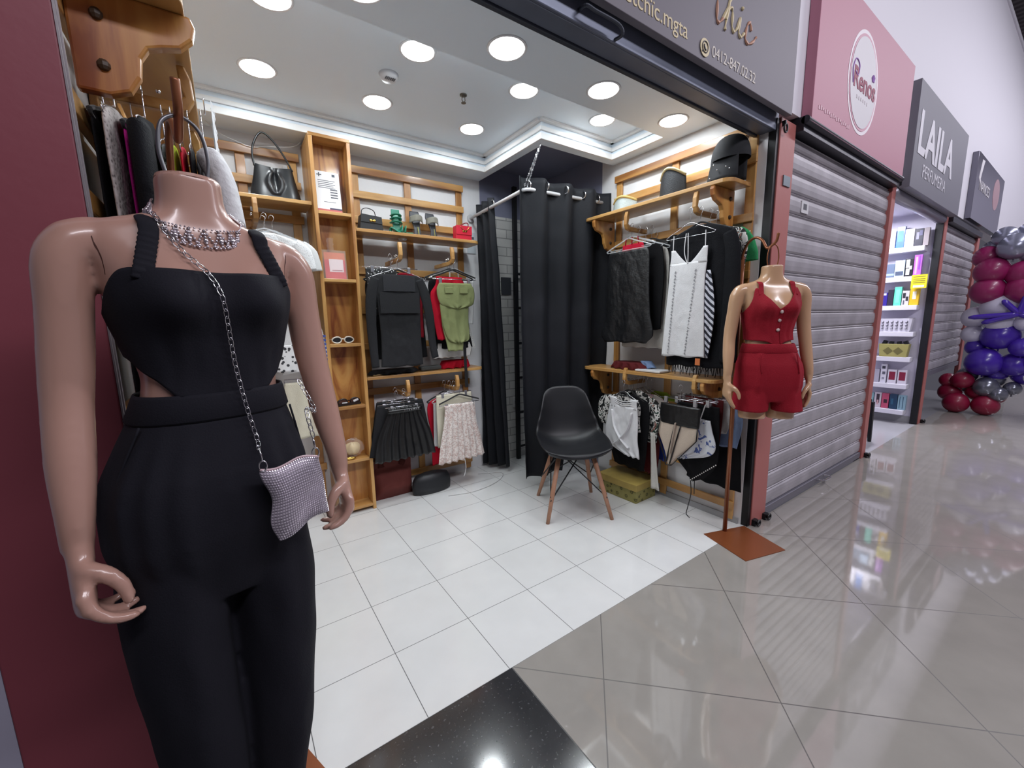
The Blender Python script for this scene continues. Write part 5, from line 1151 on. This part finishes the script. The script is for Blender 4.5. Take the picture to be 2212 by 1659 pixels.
# ------------------------------------------------ left wall arm (garments face +x, seen almost edge-on)
LZ = pi/2; Z0 = 1.93
def lx(n, ct, lb, sh, x, y, prof, mat, kd='wire', th=.014, folds=2, **k):
    return hang(kd, n, ct, lb, sh, (x, y, Z0), LZ, lambda g: panel(g, prof, th, folds, .003, x*30, wr=.003), mat, k.get('w', .185))
P0 = [(-.10, -.05, .05), (-.13, -.13, .13), (-.17, -.18, .18), (-.6, -.17, .17), (-.95, -.18, .18)]
lx('hanging_garment', 'top', 'black strappy top nearest the dark red pillar', 'the black strappy top', -.945, .36, P0, fab('soft black knit', '101013'), 'velvet', .016)
lx('hanging_blouse', 'blouse', 'grey openwork lace blouse near the dark red pillar', 'the grey lace blouse', -.921, .33, P0, GLACE, 'wire', .022)
lx('hanging_garment', 'top', 'magenta top showing between grey lace and black jacket', 'the magenta top', -.898, .40, P0, fab('magenta jersey', 'B01E7C'), 'velvet', .016)
def f(g):
    panel(g, [(-.10, -.05, .05), (-.13, -.14, .14), (-.18, -.19, .19), (-.62, -.185, .185)], .034, 2, .004, 1, wr=.005)
    sleeve(g, [(-.165, -.0, -.165), (-.195, -.004, -.28), (-.20, -.004, -.5), (-.20, -.004, -.62)], [.035, .045, .045, .04], .022, 1)
hang('wire', 'hanging_jacket', 'jacket', 'black satin-lapelled jacket on the left wall beneath the wooden shelf', 'the satin-lapelled jacket', (-.868, .36, Z0), LZ, f, fab('black wool', '0E0F14', .85))
for i, (lb, sh, col, kd) in enumerate((('black and silver dotted top beside the lime one', 'the silver-dotted top', POLKA, 'wire'), ('lime green top on the left wall arm', 'the lime top at left', fab('lime yellow jersey', 'A2B81E'), 'wire'), ('crimson top on the left wall arm beside the lime one', 'the crimson top', fab('bright red crepe', 'B5122A'), 'wire'), ('black top between the crimson top and white blouse', 'the black top by white blouse', fab('soft black knit', '101013'), 'wire'))):
    hang(kd, 'hanging_garment', 'top', lb, sh, (-.834+.0185*i, .38, Z0-.035), LZ, (lambda ii: (lambda g: panel(g, [(-.11, -.05, .05), (-.14, -.13, .13), (-.17, -.17, .17), (-.5, -.16, .16), (-.8, -.17, .17)], .013, 0, .003, ii, wr=.002)))(i), col, .18)
def f(g):
    panel(g, [(-.12, -.05, .05), (-.15, -.14, .14), (-.20, -.185, .185), (-.5, -.18, .18), (-.85, -.20, .20)], .040, 4, .008, 1, wr=.008)
    sleeve(g, [(-.16, -.01, -.18), (-.20, -.03, -.25), (-.22, -.04, -.36)], [.04, .05, .045], .03, 1)
hang('wire', 'hanging_blouse', 'blouse', 'crinkled white blouse innermost on the left wall arm', 'the crinkled white blouse at left', (-.748, .42, Z0-.01), LZ, f, fab('white crinkle cotton', 'CDCED0', .9, bs=40, bump=.6))
def quilt(u, v):
    z = .20-.40*v; x = -.11+.22*u
    return (x*(1-.25*max(0, v-.6)), -.016-.012*abs(sin(pi*(v*7+u*3)))*abs(sin(pi*(v*7-u*3)))*sin(pi*u), z)
t = thing('quilted_jacket', 'white quilted garment showing beside the wooden shelf end', 'jacket', (-.735, .62, 1.80), LZ)
G().grid(quilt, 30, 40).grid(lambda u, v: (quilt(u, v)[0], .016, quilt(u, v)[2]), 30, 40).build('cloth', fab('white quilted fabric', 'D2D3D6', .8), t, smooth=True)
G().tube([(0, 0, .19), (0, 0, .235), (.01, 0, .245), (.012, 0, .232)], .002, 6).build('hook', WIRE, t)
# ------------------------------------------------ bags, shoes and caps on the shelves
t = thing('shoulder_bag', 'black leather shoulder bag with a pinched teardrop fold', 'handbag', (-.42, 1.82, 2.052))
LBK = M('smooth black leather', '17191D', .3, spec=.5, coat=.15)
def bagf(side):
    def fn(u, v):
        w = interp([(0, .130), (.15, .133), (.6, .112), (1, .098)], v)[0]; x = (2*u-1)*w
        y = side*.032*(1-.55*v)*max(0, 1-(2*u-1)**4)**.5
        if side < 0: y += .016*math.exp(-((x/.013)**2))*max(0, min(1, (v-.25)*3))-.008*math.exp(-(((abs(x)-.035*sin(min(1, max(0, (v-.12)/.8))*pi))/.012)**2))*(1 if v > .15 else 0)
        return (x, y, .002+.185*v+.012*(2*u-1)**2*v)
    return fn
G().grid(bagf(-1), 40, 28).grid(bagf(1), 40, 28).b2((-.12, -.02, 0), (.12, .02, .006)).build('bag_body', LBK, t, smooth=True)
G().tube(spline([(-.098, 0, .185), (-.104, 0, .24), (-.095, .0, .30), (-.062, 0, .365), (-.03, 0, .375), (.02, 0, .33), (.07, 0, .25), (.100, 0, .185)], 6), .0058, 8).build('handle', LBK, t, smooth=True)
t = thing('handbag', 'small black satin handbag with a gold bow clasp', 'handbag', (.125, 1.81, 1.926))
BS = M('black satin bag', '15161A', .5)
G().prism([(-.078, 0), (.085, 0), (.072, .095), (-.062, .105)], -.035, .035, 1).build('bag_body', BS, t, bevel=.004)
G().prism([(-.064, .108), (.074, .098), (.078, .05), (-.068, .055)], -.040, -.035, 1).build('flap', BS, t, bevel=.002)
G().tube(spline([(-.05, -.0, .10), (-.045, 0, .14), (-.01, 0, .155), (.035, 0, .14), (.045, 0, .098)], 5), .005, 8, flat=.5).build('handle', BS, t, smooth=True)
GM = M('gold metal', 'C9A85A', .25, 1)
G().sph((-.001, -.043, .068), .010, 10, 6, (1, .3, .9)).sph((.022, -.043, .068), .010, 10, 6, (1, .3, .9)).sph((.0105, -.044, .066), .005, 8, 5).build('bow_clasp', GM, t, smooth=True)
GREEN = M('emerald green faux leather', '1E7A62', .35, coat=.2)
t = thing('sandal', 'emerald green heeled sandal standing upright against the rack', 'sandal', (.325, 1.865, 1.928), 0)
G().grid(lambda u, v: ((u-.5)*interp([(0, .05), (.3, .05), (.6, .062), (1, .058)], v)[0], -.035+.07*(1-v)*0-.05*sin(pi*v*.5)*(-.6)-.0, .005+.175*v), 8, 20).build('sole', GREEN, t, smooth=True, solid=.008)
for z, r in ((.085, .036), (.112, .033), (.135, .031)): G().tube(spline([(-r, -.01, z), (-r*.7, -.045, z+.004), (0, -.056, z+.006), (r*.7, -.045, z+.002), (r, -.01, z-.002)], 5), .0125, 8, flat=.45).build('strap', GREEN, t, smooth=True)
G().tube([(0, -.012, .05), (.0, -.05, .012)], [.010, .007], 10).build('heel', GREEN, t, smooth=True)
t = thing('sandal', 'emerald green heeled sandal lying flat on the shelf', 'sandal', (.34, 1.80, 1.928), radians(-8))
G().grid(lambda u, v: (-.075+.155*v, (u-.5)*.055, .006+.03*math.exp(-((v-.0)/.25)**2)), 6, 20).build('sole', GREEN, t, smooth=True, solid=.008)
for x in (.0, .025): G().tube(spline([(x, -.03, .012), (x+.006, -.024, .045), (x+.01, 0, .055), (x+.006, .024, .045), (x, .03, .012)], 5), .011, 8, flat=.45).build('strap', GREEN, t, smooth=True)
G().tube([(-.068, 0, .035), (-.075, 0, .008)], [.010, .007], 10).build('heel', GREEN, t, smooth=True)
BKS = M('grey black insole', '2E3036', .5); GLIT = M('silver grey glitter strap', '8F8E84', .5, .3, bump=.6, bscale=500)
for x, rz, lb, yel in ((.475, .0, 'left black heeled mule with glittery grey strap standing upright', 1), (.60, radians(6), 'right black heeled mule with glittery grey strap standing upright', 0)):
    t = thing('mule_sandal', lb, 'mule', (x, 1.855, 1.928), rz)
    G().grid(lambda u, v: ((u-.5)*interp([(0, .058), (.3, .045), (.55, .060), (.8, .082), (1, .066)], v)[0], -.03*cos(v*2.6), .004+.185*v), 8, 22).build('sole', BKS, t, smooth=True, solid=.008)
    G().grid(lambda u, v: ((u-.5)*(.098-.006*v), -.012-.042*sin(pi*u)**.6, .112+.042*v-.016*(2*u-1)**2*.8), 16, 5).build('strap', GLIT, t, smooth=True, solid=.004)
    G().tube([(0, -.015, .03), (0, .03, .004)], [.012, .008], 10).build('heel', BKS, t, smooth=True)
    G().tube([(.006, -.040, .012), (.002, -.037, .07)], .006 if yel else .003, 6, flat=.3).build('yellow_mark', M('pale yellow print', 'C9C46A', .5), t)
t = thing('handbag', 'small red handbag with a bow clasp near the curtain', 'handbag', (.835, 1.80, 1.926))
RBG = M('red faux leather bag', 'C21834', .45)
G().prism([(-.07, 0), (.068, 0), (.066, .11), (-.068, .11)], -.028, .028, 1).build('bag_body', RBG, t, bevel=.004)
G().b2((-.069, -.033, .045), (.067, -.028, .112)).build('flap', RBG, t, bevel=.002)
G().tube(spline([(-.04, 0, .11), (-.01, -.01, .122), (.03, -.005, .14), (.052, 0, .135), (.05, 0, .11)], 5), .004, 8).build('handle', M('dark red cord', '7A1020', .5), t, smooth=True)
G().sph((-.008, -.036, .070), .009, 10, 6, (1, .3, .8)).sph((.012, -.036, .070), .009, 10, 6, (1, .3, .8)).build('bow_clasp', GM, t, smooth=True)
G().tube(spline([(-.035, -.035, .105), (-.01, -.037, .078), (.02, -.037, .08), (.045, -.035, .108)], 5), .0022, 6).build('gold_chain', GM, t, smooth=True)
# folded things on the lower back shelf
t = thing('folded_clothes', 'folded black garment lying on the lower back shelf', 'folded clothes', (.22, 1.80, .942))
g = G(); panel(g, [(.03, -.16, .17), (.015, -.18, .19), (.002, -.19, .2)], .14, 4, .01, 3, dz=.006, wr=.008); g.build('cloth', BLACKF, t, smooth=True)
tag(G().loft([[(.10+.042*cos(a)*s, 1.765+.018*sin(a)*s, .942+z) for a in [k*pi/8 for k in range(16)]] for z, s in ((0, 1), (.006, .98), (.013, .6))]).build('shell_case', M('cream shell', 'C9B48A', .4), smooth=True), 'small cream oval case at the left end of the lower back shelf', 'case')
tag(G().box((.50, 1.78, .962), (.17, .06, .03), Matrix.Rotation(.05, 3, 'Z')).build('folded_cloth', M('grey folded cloth', '3E4140', .8), bevel=.008), 'folded dark grey cloth on the lower back shelf', 'folded clothes')
t = thing('folded_clothes', 'folded red garment at the right end of the lower back shelf', 'folded clothes', (.73, 1.82, .942))
g = G(); panel(g, [(.06, -.11, .12), (.03, -.125, .13), (.002, -.13, .14)], .12, 4, .01, 3, dz=.006, wr=.010); g.build('cloth', fab('bright red crepe', 'B5122A'), t, smooth=True)
# caps and visors on the right shelf, facing the room
def visor(lab_, loc, rz, brim, band, tall, wid, under):
    t = thing('sun_visor', lab_, 'visor', loc, rz)
    G().grid(lambda u, v: ((u-.5)*wid*(1-.1*v)+.0, -.075*sin(pi*u)*(1-.15*v)+.03, .003+tall*v*(.72+.28*sin(pi*u*.9+.2))), 20, 10).build('brim', brim, t, smooth=True, solid=.003)
    G().tube([((u/20-.5)*wid*.9, -.075*sin(pi*u/20)*.88+.028, .004+tall*(.72+.28*sin(pi*u/20*.9+.2))) for u in range(21)], .009, 8).build('edge_band', band, t, smooth=True)
    return t
visor('pale blue-grey visor with yellow edge at the shelf end by the curtain', (1.665, .92, 2.052), -pi/2+.25, M('pale grey straw', 'A4AFAF', .6, bump=.3, bscale=150), M('straw yellow binding', 'BCA868', .6), .10, .19, 0)
visor('tall dark visor with cream striped band in the middle of the shelf', (1.665, .54, 2.052), -pi/2+.1, M('charcoal straw', '22252A', .7, bump=.3, bscale=150), M('cream band', 'A8A07E', .6), .175, .185, 0)
G().tube([(1.66, .60, 2.215), (1.625, .55, 2.225), (1.63, .49, 2.235), (1.66, .46, 2.235)], .004, 6).build('band_stripe', M('dark stripe', '2A2418', .6), None) if False else None
t = thing('baseball_cap', 'black cap pile with silver studs leaning against the rack post', 'cap', (1.675, .17, 2.052), -pi/2)
G().grid(lambda u, v: (.105*cos(2*pi*u)*cos(v*pi/2*.98)**.7, .085*sin(2*pi*u)*cos(v*pi/2*.98)**.7, .12+.13*sin(v*pi/2)), 32, 14).build('crown', M('black cap fabric', '0B0D14', .85), t, smooth=True)
G().grid(lambda u, v: ((u-.5)*(.17-.02*v), -.075+.02*v-.03*sin(pi*u)*(1-v), .004+.125*v), 18, 8).build('brim', M('black cap fabric', '0B0D14', .85), t, smooth=True, solid=.006)
G().grid(lambda u, v: ((u-.5)*.16, .03-.02*sin(pi*u), .004+.13*v), 10, 6).build('rear_brim', M('black cap fabric', '0B0D14', .85), t, smooth=True, solid=.006)
for x, z in ((-.02, .06), (.03, .065), (-.06, .025), (.05, .05), (-.04, .09)): G().sph((x, -.098, z), .004, 8, 5).build('stud', CHROME, t, smooth=True)
# folded clothes lying on the lower right shelf
t = thing('folded_clothes', 'maroon and blue folded clothes on the lower right shelf', 'folded clothes', (1.66, .80, .942), RZ)
g = G(); panel(g, [(.05, -.15, .12), (.02, -.18, .16), (.002, -.19, .18)], .14, 5, .012, 3, dz=.006, wr=.012); g.build('maroon_cloth', fab('maroon crepe', '5A1F22'), t, smooth=True)
g = G(); panel(g, [(.065, .08, .16), (.02, .10, .2)], .06, 2, .006, 3, dz=.006, wr=.008); g.build('blue_cloth', fab('light blue denim', '7C93B8'), t, smooth=True)
tag(G().box((1.63, .60, .95), (.13, .2, .012)).build('folded_paper', M('white folded sheet', 'D0D0D2', .6), bevel=.002), 'flat white folded sheet on the lower right shelf', 'sheet')
# ================================================================ PERFUME SHOP (seen through its doorway)
t = thing('ceiling_lamp', 'bright rectangular ceiling lamp inside the perfume shop', 'ceiling light', (5.15, .45, 2.42))
G().b2((-.30, -.07, -.03), (.30, .07, 0)).build('frame', M('white downlight rim', 'E8E8EA', .4), t, bevel=.005)
G().b2((-.28, -.055, -.036), (.28, .055, -.03)).build('tube_panel', M('lit tube panel', 'FFFFFF', .5, emit=16), t)
area('lamp_glow', (0, 0, -.045), (0, 0, 0), .5, .1, 26, (.93, .92, 1), t)
WSH = M('white laminate shelf', 'D9D7E2', .35)
XS = 5.86
shz = [2.05, 1.72, 1.395, 1.09, .795, .475, .165]
words = ['topmost', 'second', 'third', 'fourth', 'fifth', 'sixth', 'lowest']
for z, w in zip(shz, words):
    tag(G().b2((XS-.15, .10, z-.055), (XS, 1.0, z)).build('wall_shelf', WSH, bevel=.004), w+' white floating shelf on the perfume shop wall, counted from the top', 'shelf')
def pbox(name, label, cat, y, z, w, h, d, col, art=None, rough=.4, group=None):
    """box standing on the shelf; y = centre, facing -x"""
    t = thing(name, label, cat, (XS-.085, y, z+.001), 0, group)
    G().b2((-d/2, -w/2, 0), (d/2, w/2, h)).build('carton', M('carton '+col, col, rough, coat=.2), t, bevel=.002)
    for k, (y0, z0, y1, z1, c) in enumerate(art or []):
        G().b2((-d/2-.001-.0004*k, w*(.5-y0)*1.0, h*z0), (-d/2, w*(.5-y1), h*z1)).build('printed_patch', M('print '+c, c, .5), t)
    return t
S0, S1, S2_, S3, S4, S5, S6 = shz
PB = 'perfume_box'
pbox(PB, 'white perfume box at the left end of the topmost shelf', 'perfume box', .40, S0, .075, .20, .05, 'CFCDD8')
pbox(PB, 'tall blue perfume box on the topmost shelf', 'perfume box', .32, S0, .07, .24, .05, '2F63B8', [(.2, .3, .8, .8, '3F7FD0')])
pbox(PB, 'wide white perfume box on the topmost shelf', 'perfume box', .243, S0, .08, .20, .05, 'D5D3DD')
pbox(PB, 'dark patterned perfume box on the topmost shelf', 'perfume box', .165, S0, .07, .19, .05, '1E1F30', [(.2, .4, .5, .8, '8A8AA5'), (.55, .6, .9, .9, '5A5A7A')])
pbox(PB, 'grey-beige perfume box at the right end of the topmost shelf', 'perfume box', .105-.0, S0, .045, .19, .05, '8D8589')
pbox(PB, 'slate blue perfume box at left on the second shelf', 'perfume box', .39, S1, .10, .16, .05, '5A6880', [(0, .15, 1, .3, '8FA0B8')])
pbox(PB, 'pale icy blue perfume box on the second shelf', 'perfume box', .295, S1, .085, .19, .05, 'A9C0D8', [(.1, .1, .9, .35, '3F4A60')])
pbox(PB, 'black perfume box with white blotches on the second shelf', 'perfume box', .215, S1, .068, .20, .05, '101014', [(.1, .5, .55, .95, 'D5D5DA'), (.15, .1, .6, .45, 'D5D5DA'), (.55, .4, .85, .6, 'D5D5DA')])
pbox(PB, 'shiny violet perfume box at right on the second shelf', 'perfume box', .145, S1, .065, .235, .05, 'A35FC0', [(.2, .1, .45, .9, 'D09AE0'), (.6, .3, .8, .95, '7A3AA0')], .2)
pbox(PB, 'deep blue-violet perfume box on the third shelf', 'perfume box', .40, S2_, .055, .155, .05, '2E1E88', [(.3, .8, .8, .95, 'C5C5D5')])
pbox(PB, 'dark purple perfume box on the third shelf', 'perfume box', .345, S2_, .05, .19, .05, '2A2438')
pbox(PB, 'tall mint green perfume box on the third shelf', 'perfume box', .283, S2_, .065, .215, .05, '5FC9B0', [(.25, .15, .75, .85, '7FDCC6')])
pbox(PB, 'black and white patterned perfume box on the third shelf', 'perfume box', .213, S2_, .06, .165, .05, 'C9C5CC', [(.1, .5, .5, .85, '2A2A30'), (.55, .3, .9, .6, '2A2A30'), (.2, .05, .4, .35, '5A5A66')])
pbox(PB, 'bright yellow perfume box with a white flower on the third shelf', 'perfume box', .14, S2_, .078, .19, .05, 'D9B21E', [(.3, .35, .7, .8, 'E5E0D0')])
t = thing('plastic_basket', 'white openwork plastic basket on the fourth shelf', 'basket', (XS-.085, .27, S3+.001))
BK = M('white basket plastic', 'D2D0DC', .4)
g = G(); g.loft([[(.055*s*(cos(a)/max(abs(cos(a)), abs(sin(a)))), (.145*s)*(sin(a)/max(abs(cos(a)), abs(sin(a)))), z) for a in [k*pi/16+pi/32 for k in range(32)]] for z, s in ((0, .86), (.02, .9), (.15, 1.0), (.158, 1.04), (.15, .97), (.02, .85))], True, False)
g.build('basket_body', BK, t)
g = G()
for r in range(3):
    for k in range(6): g.b2((-.0585-.0015*r, -.11+.042*k, .03+.038*r), (-.0545, -.09+.042*k, .036+.038*r)).b2((-.0585-.0015*r, -.11+.042*k, .03+.038*r), (-.0545, -.106+.042*k, .052+.038*r))
so = g.build('cut_out', M('basket dark opening', '3A3845', .7), t); so['kind'] = 'stuff'
t = thing('storage_basket', 'olive gold basket filled with black items on the fifth shelf', 'basket', (XS-.085, .26, S4+.001))
OL = M('olive gold basket', '9C9558', .5)
G().prism([(-.12, 0), (.12, 0), (.135, .15), (-.135, .15)], -.05, .05, 0).build('basket_body', OL, t, bevel=.003)
G().prism([(-.09, .07), (-.045, .025), (0, .07), (-.045, .115)], -.052, -.05, 0).build('diamond_print', M('olive dark diamond', '6B6538', .5), t)
G().prism([(.0, .07), (.045, .025), (.09, .07), (.045, .115)], -.052, -.05, 0).build('diamond_print', M('olive dark diamond', '6B6538', .5), t)
for y, c in ((.09, .03), (.03, .02), (-.04, .022), (-.1, .028)): G().box((0, y, .15+c*.5), (.06, .035, c+.02), Matrix.Rotation(y*4, 3, 'X')).build('packed_item', BLKM, t, bevel=.003)
pbox(PB, 'pale grey perfume box at left on the sixth shelf', 'perfume box', .40, S5, .075, .16, .05, 'A9A6B5')
pbox(PB, 'tall white perfume box with little pictures on the sixth shelf', 'perfume box', .325, S5, .055, .225, .05, 'CFCDD8', [(.2, .75, .75, .9, '3A3A48'), (.3, .45, .8, .6, '5A5A68'), (.3, .2, .7, .3, '8A8A98')])
pbox(PB, 'left white perfume box with dark red square on the sixth shelf', 'perfume box', .245, S5, .08, .165, .05, 'CFCBD5', [(.15, .25, .85, .85, '7E1636')])
pbox(PB, 'right white perfume box with dark red square on the sixth shelf', 'perfume box', .155, S5, .08, .165, .05, 'CFCBD5', [(.15, .25, .85, .85, '7E1636')])
pbox(PB, 'pale turquoise perfume box at left on the lowest shelf', 'perfume box', .415, S6, .05, .175, .05, '7FA8B0', [(.3, .1, .7, .8, 'A5C8CC')])
pbox(PB, 'white perfume box with dark portrait on the lowest shelf', 'perfume box', .35, S6, .065, .185, .05, 'C9BFC9', [(.3, .3, .75, .9, '3A2A38'), (.4, .2, .65, .5, 'C59AA0')])
pbox(PB, 'pink perfume box with a dark bow shape on the lowest shelf', 'perfume box', .28, S6, .065, .18, .05, 'B84A6A', [(.3, .35, .8, .6, '3A1A2A')])
pbox(PB, 'dark teal perfume box on the lowest shelf', 'perfume box', .205, S6, .07, .18, .05, '163A58', [(.2, .3, .5, .7, '2A5A78')])
pbox(PB, 'pale blue ribbed perfume box at right on the lowest shelf', 'perfume box', .13, S6, .07, .175, .05, '86A8B8', [(.2, .1, .3, .9, '3A5A70'), (.6, .1, .7, .9, '3A5A70')])
t = thing('price_card', 'yellow price card at the right end of the second shelf', 'price card', (5.69, .105, 1.58))
G().b2((0, -.065, 0), (.004, .065, .15)).build('card', M('yellow card', 'D9C91E', .5), t)
G().b2((-.001, -.045, .01), (0, .045, .035)).build('white_strip', M('white tag', 'D8D8D8', .5), t)
for z in (.06, .08, .1, .125): G().b2((-.001, -.05, z), (0, .05, z+.006)).build('text_line', M('dark olive print', '6B6420', .6), t)
G().tube([(.002, 0, .14), (.03, 0, .15), (.10, 0, .16)], .003, 6).build('clip', BLKM, t)
t = thing('stool', 'black plastic stool standing just inside the perfume shop doorway', 'stool', (4.42, .28, 0))
G().b2((-.16, -.16, .42), (.16, .16, .45)).build('seat', BLKM, t, bevel=.01)
for sx in (-1, 1):
    for sy in (-1, 1): G().loft([[(sx*(.15 if z else .17)+dx*w, sy*(.15 if z else .17)+dy*w, z) for dx, dy in ((-1, -1), (1, -1), (1, 1), (-1, 1))] for z, w in ((0, .014), (.42, .028))]).build('leg', BLKM, t, bevel=.003)
# dark things under the half-raised shutter
tag(G().b2((6.3, .45, 0), (7.4, .8, .62)).build('dark_cabinet', M('dark cabinet', '17171C', .5), bevel=.01), 'dark cabinet behind the half-raised far shutter', 'cabinet')
# ================================================================ BALLOON COLUMN
BM = dict(s=M('chrome silver balloon', '8F92A5', .25, .5, coat=.3), m=M('magenta balloon', '8A1A55', .38, coat=.2), w=M('translucent white balloon', 'C9C7D8', .3, coat=.3), v=M('violet balloon', '43269E', .3, coat=.3), b=M('burgundy balloon', '8A1438', .4, coat=.2), g=M('dark silver balloon', '7D808C', .25, .6, coat=.3))
ang0 = math.atan2(-.60, -1)
PX = [] # (px, py, rpx, key)
BX, BY = 7.25, -.42
RGT = Vector((.16, -.987, 0)); FWD = Vector((-.987, -.16, 0))
def balloon(r_, z, rad, key, label, sc=(1, 1, 1), out=0.0, grp=None):
    c = Vector((BX, BY, z))+RGT*r_+FWD*out
    t = thing('balloon', label, 'balloon', c, random.uniform(0, 3), grp)
    g = G(); rings = []
    for i in range(15):
        a = pi*i/14; rr = max(.004, sin(a)); q = 1+.06*cos(a)
        rings.append([(rr*cos(2*pi*k/20)*rad*sc[0], rr*sin(2*pi*k/20)*rad*sc[1], cos(a)*rad*sc[2]*q) for k in range(20)])
    g.loft(rings); g.build('skin', BM[key], t, smooth=True)
    G().lathe([(.012, -rad*sc[2]*.94-.022), (.006, -rad*sc[2]*.94-.010), (.012, -rad*sc[2]*.94+.01)], n=10).build('knot', BM[key], t, smooth=True)
# columns: (lateral, z, radius, colour, out); lateral 0 = column axis
rows = [
 ('s', 'silver balloon', 'the top tier of the column', [(-.15, 2.10, .12, .0), (.08, 2.14, .12, -.05), (-.06, 1.95, .15, .14), (.20, 2.0, .13, .06), (.12, 1.86, .12, .12), (.34, 1.90, .11, -.02), (-.26, 1.98, .09, -.05)]),
 ('m', 'magenta balloon', 'the upper magenta tiers of the column', [(-.30, 1.86, .13, .0), (-.24, 1.66, .16, .1), (.06, 1.60, .15, .14), (.36, 1.70, .17, .05), (-.25, 1.40, .16, .12), (.09, 1.40, .17, .16), (.38, 1.42, .15, .08), (.5, 1.58, .13, -.05)]),
 ('w', 'white balloon', 'the pale middle tier of the column', [(-.18, 1.18, .17, .1), (.28, 1.17, .16, .1), (-.40, 1.05, .13, .0), (-.16, .98, .12, .14), (.08, .98, .10, .2), (.26, .93, .12, .14), (.48, 1.0, .14, .02), (-.40, .82, .11, .02)]),
 ('v', 'violet balloon', 'the violet tiers of the column', [(-.12, .80, .17, .1), (-.34, .64, .10, .02), (.09, .66, .11, .2), (.32, .74, .13, .1), (.46, .58, .15, .08), (-.24, .44, .17, .12), (.06, .42, .14, .1), (.24, .46, .13, .14), (.50, .42, .15, .0), (.2, .3, .14, .02), (-.1, .3, .12, .0)]),
 ('g', 'dark silver balloon', 'the lower silver tier of the column', [(-.32, .24, .10, .0), (-.04, .20, .10, .0), (-.12, .10, .12, .12), (-.38, -.0+.08, .09, -.02), (.0, .02, .09, .16), (.14, .10, .08, .08)]),
]
side = lambda r_: 'at left' if r_ < -.2 else ('left of centre' if r_ < -.02 else ('near the centre' if r_ < .15 else ('right of centre' if r_ < .35 else 'at right')))
ZSC = lambda z: .30+(z-.1)*.925
for key, nm, tier, L in rows:
    seen = {}
    for (r_, z, rad, out) in L:
        s_ = side(r_); seen[s_] = seen.get(s_, 0)+1
    for (r_, z, rad, out) in sorted(L, key=lambda q: -q[1]):
        s_ = side(r_); same = sorted([q[1] for q in L if side(q[0]) == s_], reverse=True)
        w_ = '' if len(same) == 1 else (', upper' if z == same[0] else (', lower' if z == same[-1] else ', middle'))
        balloon(r_*.84+dict(w=.06, v=.05).get(key, .0)+.03, ZSC(z)+.05, rad*1.03, key, '%s %s in %s%s one' % (nm, s_, tier, w_) if w_ else '%s %s in %s' % (nm, s_, tier), out=out)
for i, (r_, z, rad, out, lb) in enumerate(((-.42, .40, .09, 0, 'small upper left burgundy balloon of the floor cluster'), (-.26, .42, .11, .1, 'upper burgundy balloon of the floor cluster'), (-.06, .28, .13, .02, 'middle burgundy balloon of the floor cluster'), (-.38, .24, .12, .0, 'middle left burgundy balloon of the floor cluster'), (.10, .24, .12, 0, 'middle right burgundy balloon of the floor cluster'), (-.30, .12, .13, .14, 'large front left burgundy balloon on the floor'), (.02, .12, .13, .14, 'large front right burgundy balloon on the floor'))):
    balloon(r_*.8-.07, z, rad*1.0, 'b', lb, out=out)
t = thing('twisting_balloon', 'violet star made of long thin balloons on the pale tier', 'balloon', Vector((BX, BY, 1.27))+FWD*.30+RGT*.08)
for k, (a, L) in enumerate(((80, .26), (130, .22), (5, .40), (185, .40), (200, .30), (335, .22))):
    d = RGT*cos(radians(a))+Vector((0, 0, 1))*sin(radians(a)); n_ = 8
    G().tube([d*L*q/n_ for q in range(n_+1)], [.028]+[.030]*(n_-1)+[.012], 12).build('arm', BM['v'], t, smooth=True)
t = thing('foil_bow', 'pale silver long balloons sticking out of the lower column', 'balloon', Vector((BX, BY, .52))+FWD*.22+RGT*.30)
for k, a in enumerate((5, 15, 28)):
    d = RGT*cos(radians(a))+Vector((0, 0, 1))*sin(radians(a)); G().tube([-d*.1, d*.1, d*.34], [.02, .035, .02], 10).build('arm', BM['w'], t, smooth=True)
GLS = M('clear film', 'E9EBF2', .06, alpha=.16, coat=1, spec=1)
t = thing('glass_table', 'clear round table with thin transparent legs under the balloons', 'table', Vector((6.9, -.98, 0)))
G().lathe([(.001, .40), (.19, .40), (.20, .41), (.19, .42), (.001, .42)], n=36).build('table_top', GLS, t, smooth=False)
G().lathe([(.19, .42), (.2, .47), (.17, .56), (.1, .61), (.001, .62)], n=36).build('clear_dome', GLS, t, smooth=True)
for k in range(5):
    a = k*2*pi/5; G().tube([(.12*cos(a), .12*sin(a), 0), (.15*cos(a), .15*sin(a), .40)], .014, 10).build('leg', GLS, t, smooth=True)
# ================================================================ small leftovers
t = thing('loose_cord', 'thin white cord draped along the top rail left of the tower', 'cord')
G().tube(spline([(-.74, 1.90, 2.47), (-.66, 1.915, 2.41), (-.52, 1.92, 2.375), (-.44, 1.92, 2.39), (-.30, 1.90, 2.41), (-.25, 1.88, 2.44)], 8), .0022, 6).build('cord', M('white cable', 'C9C9C9', .5), t)
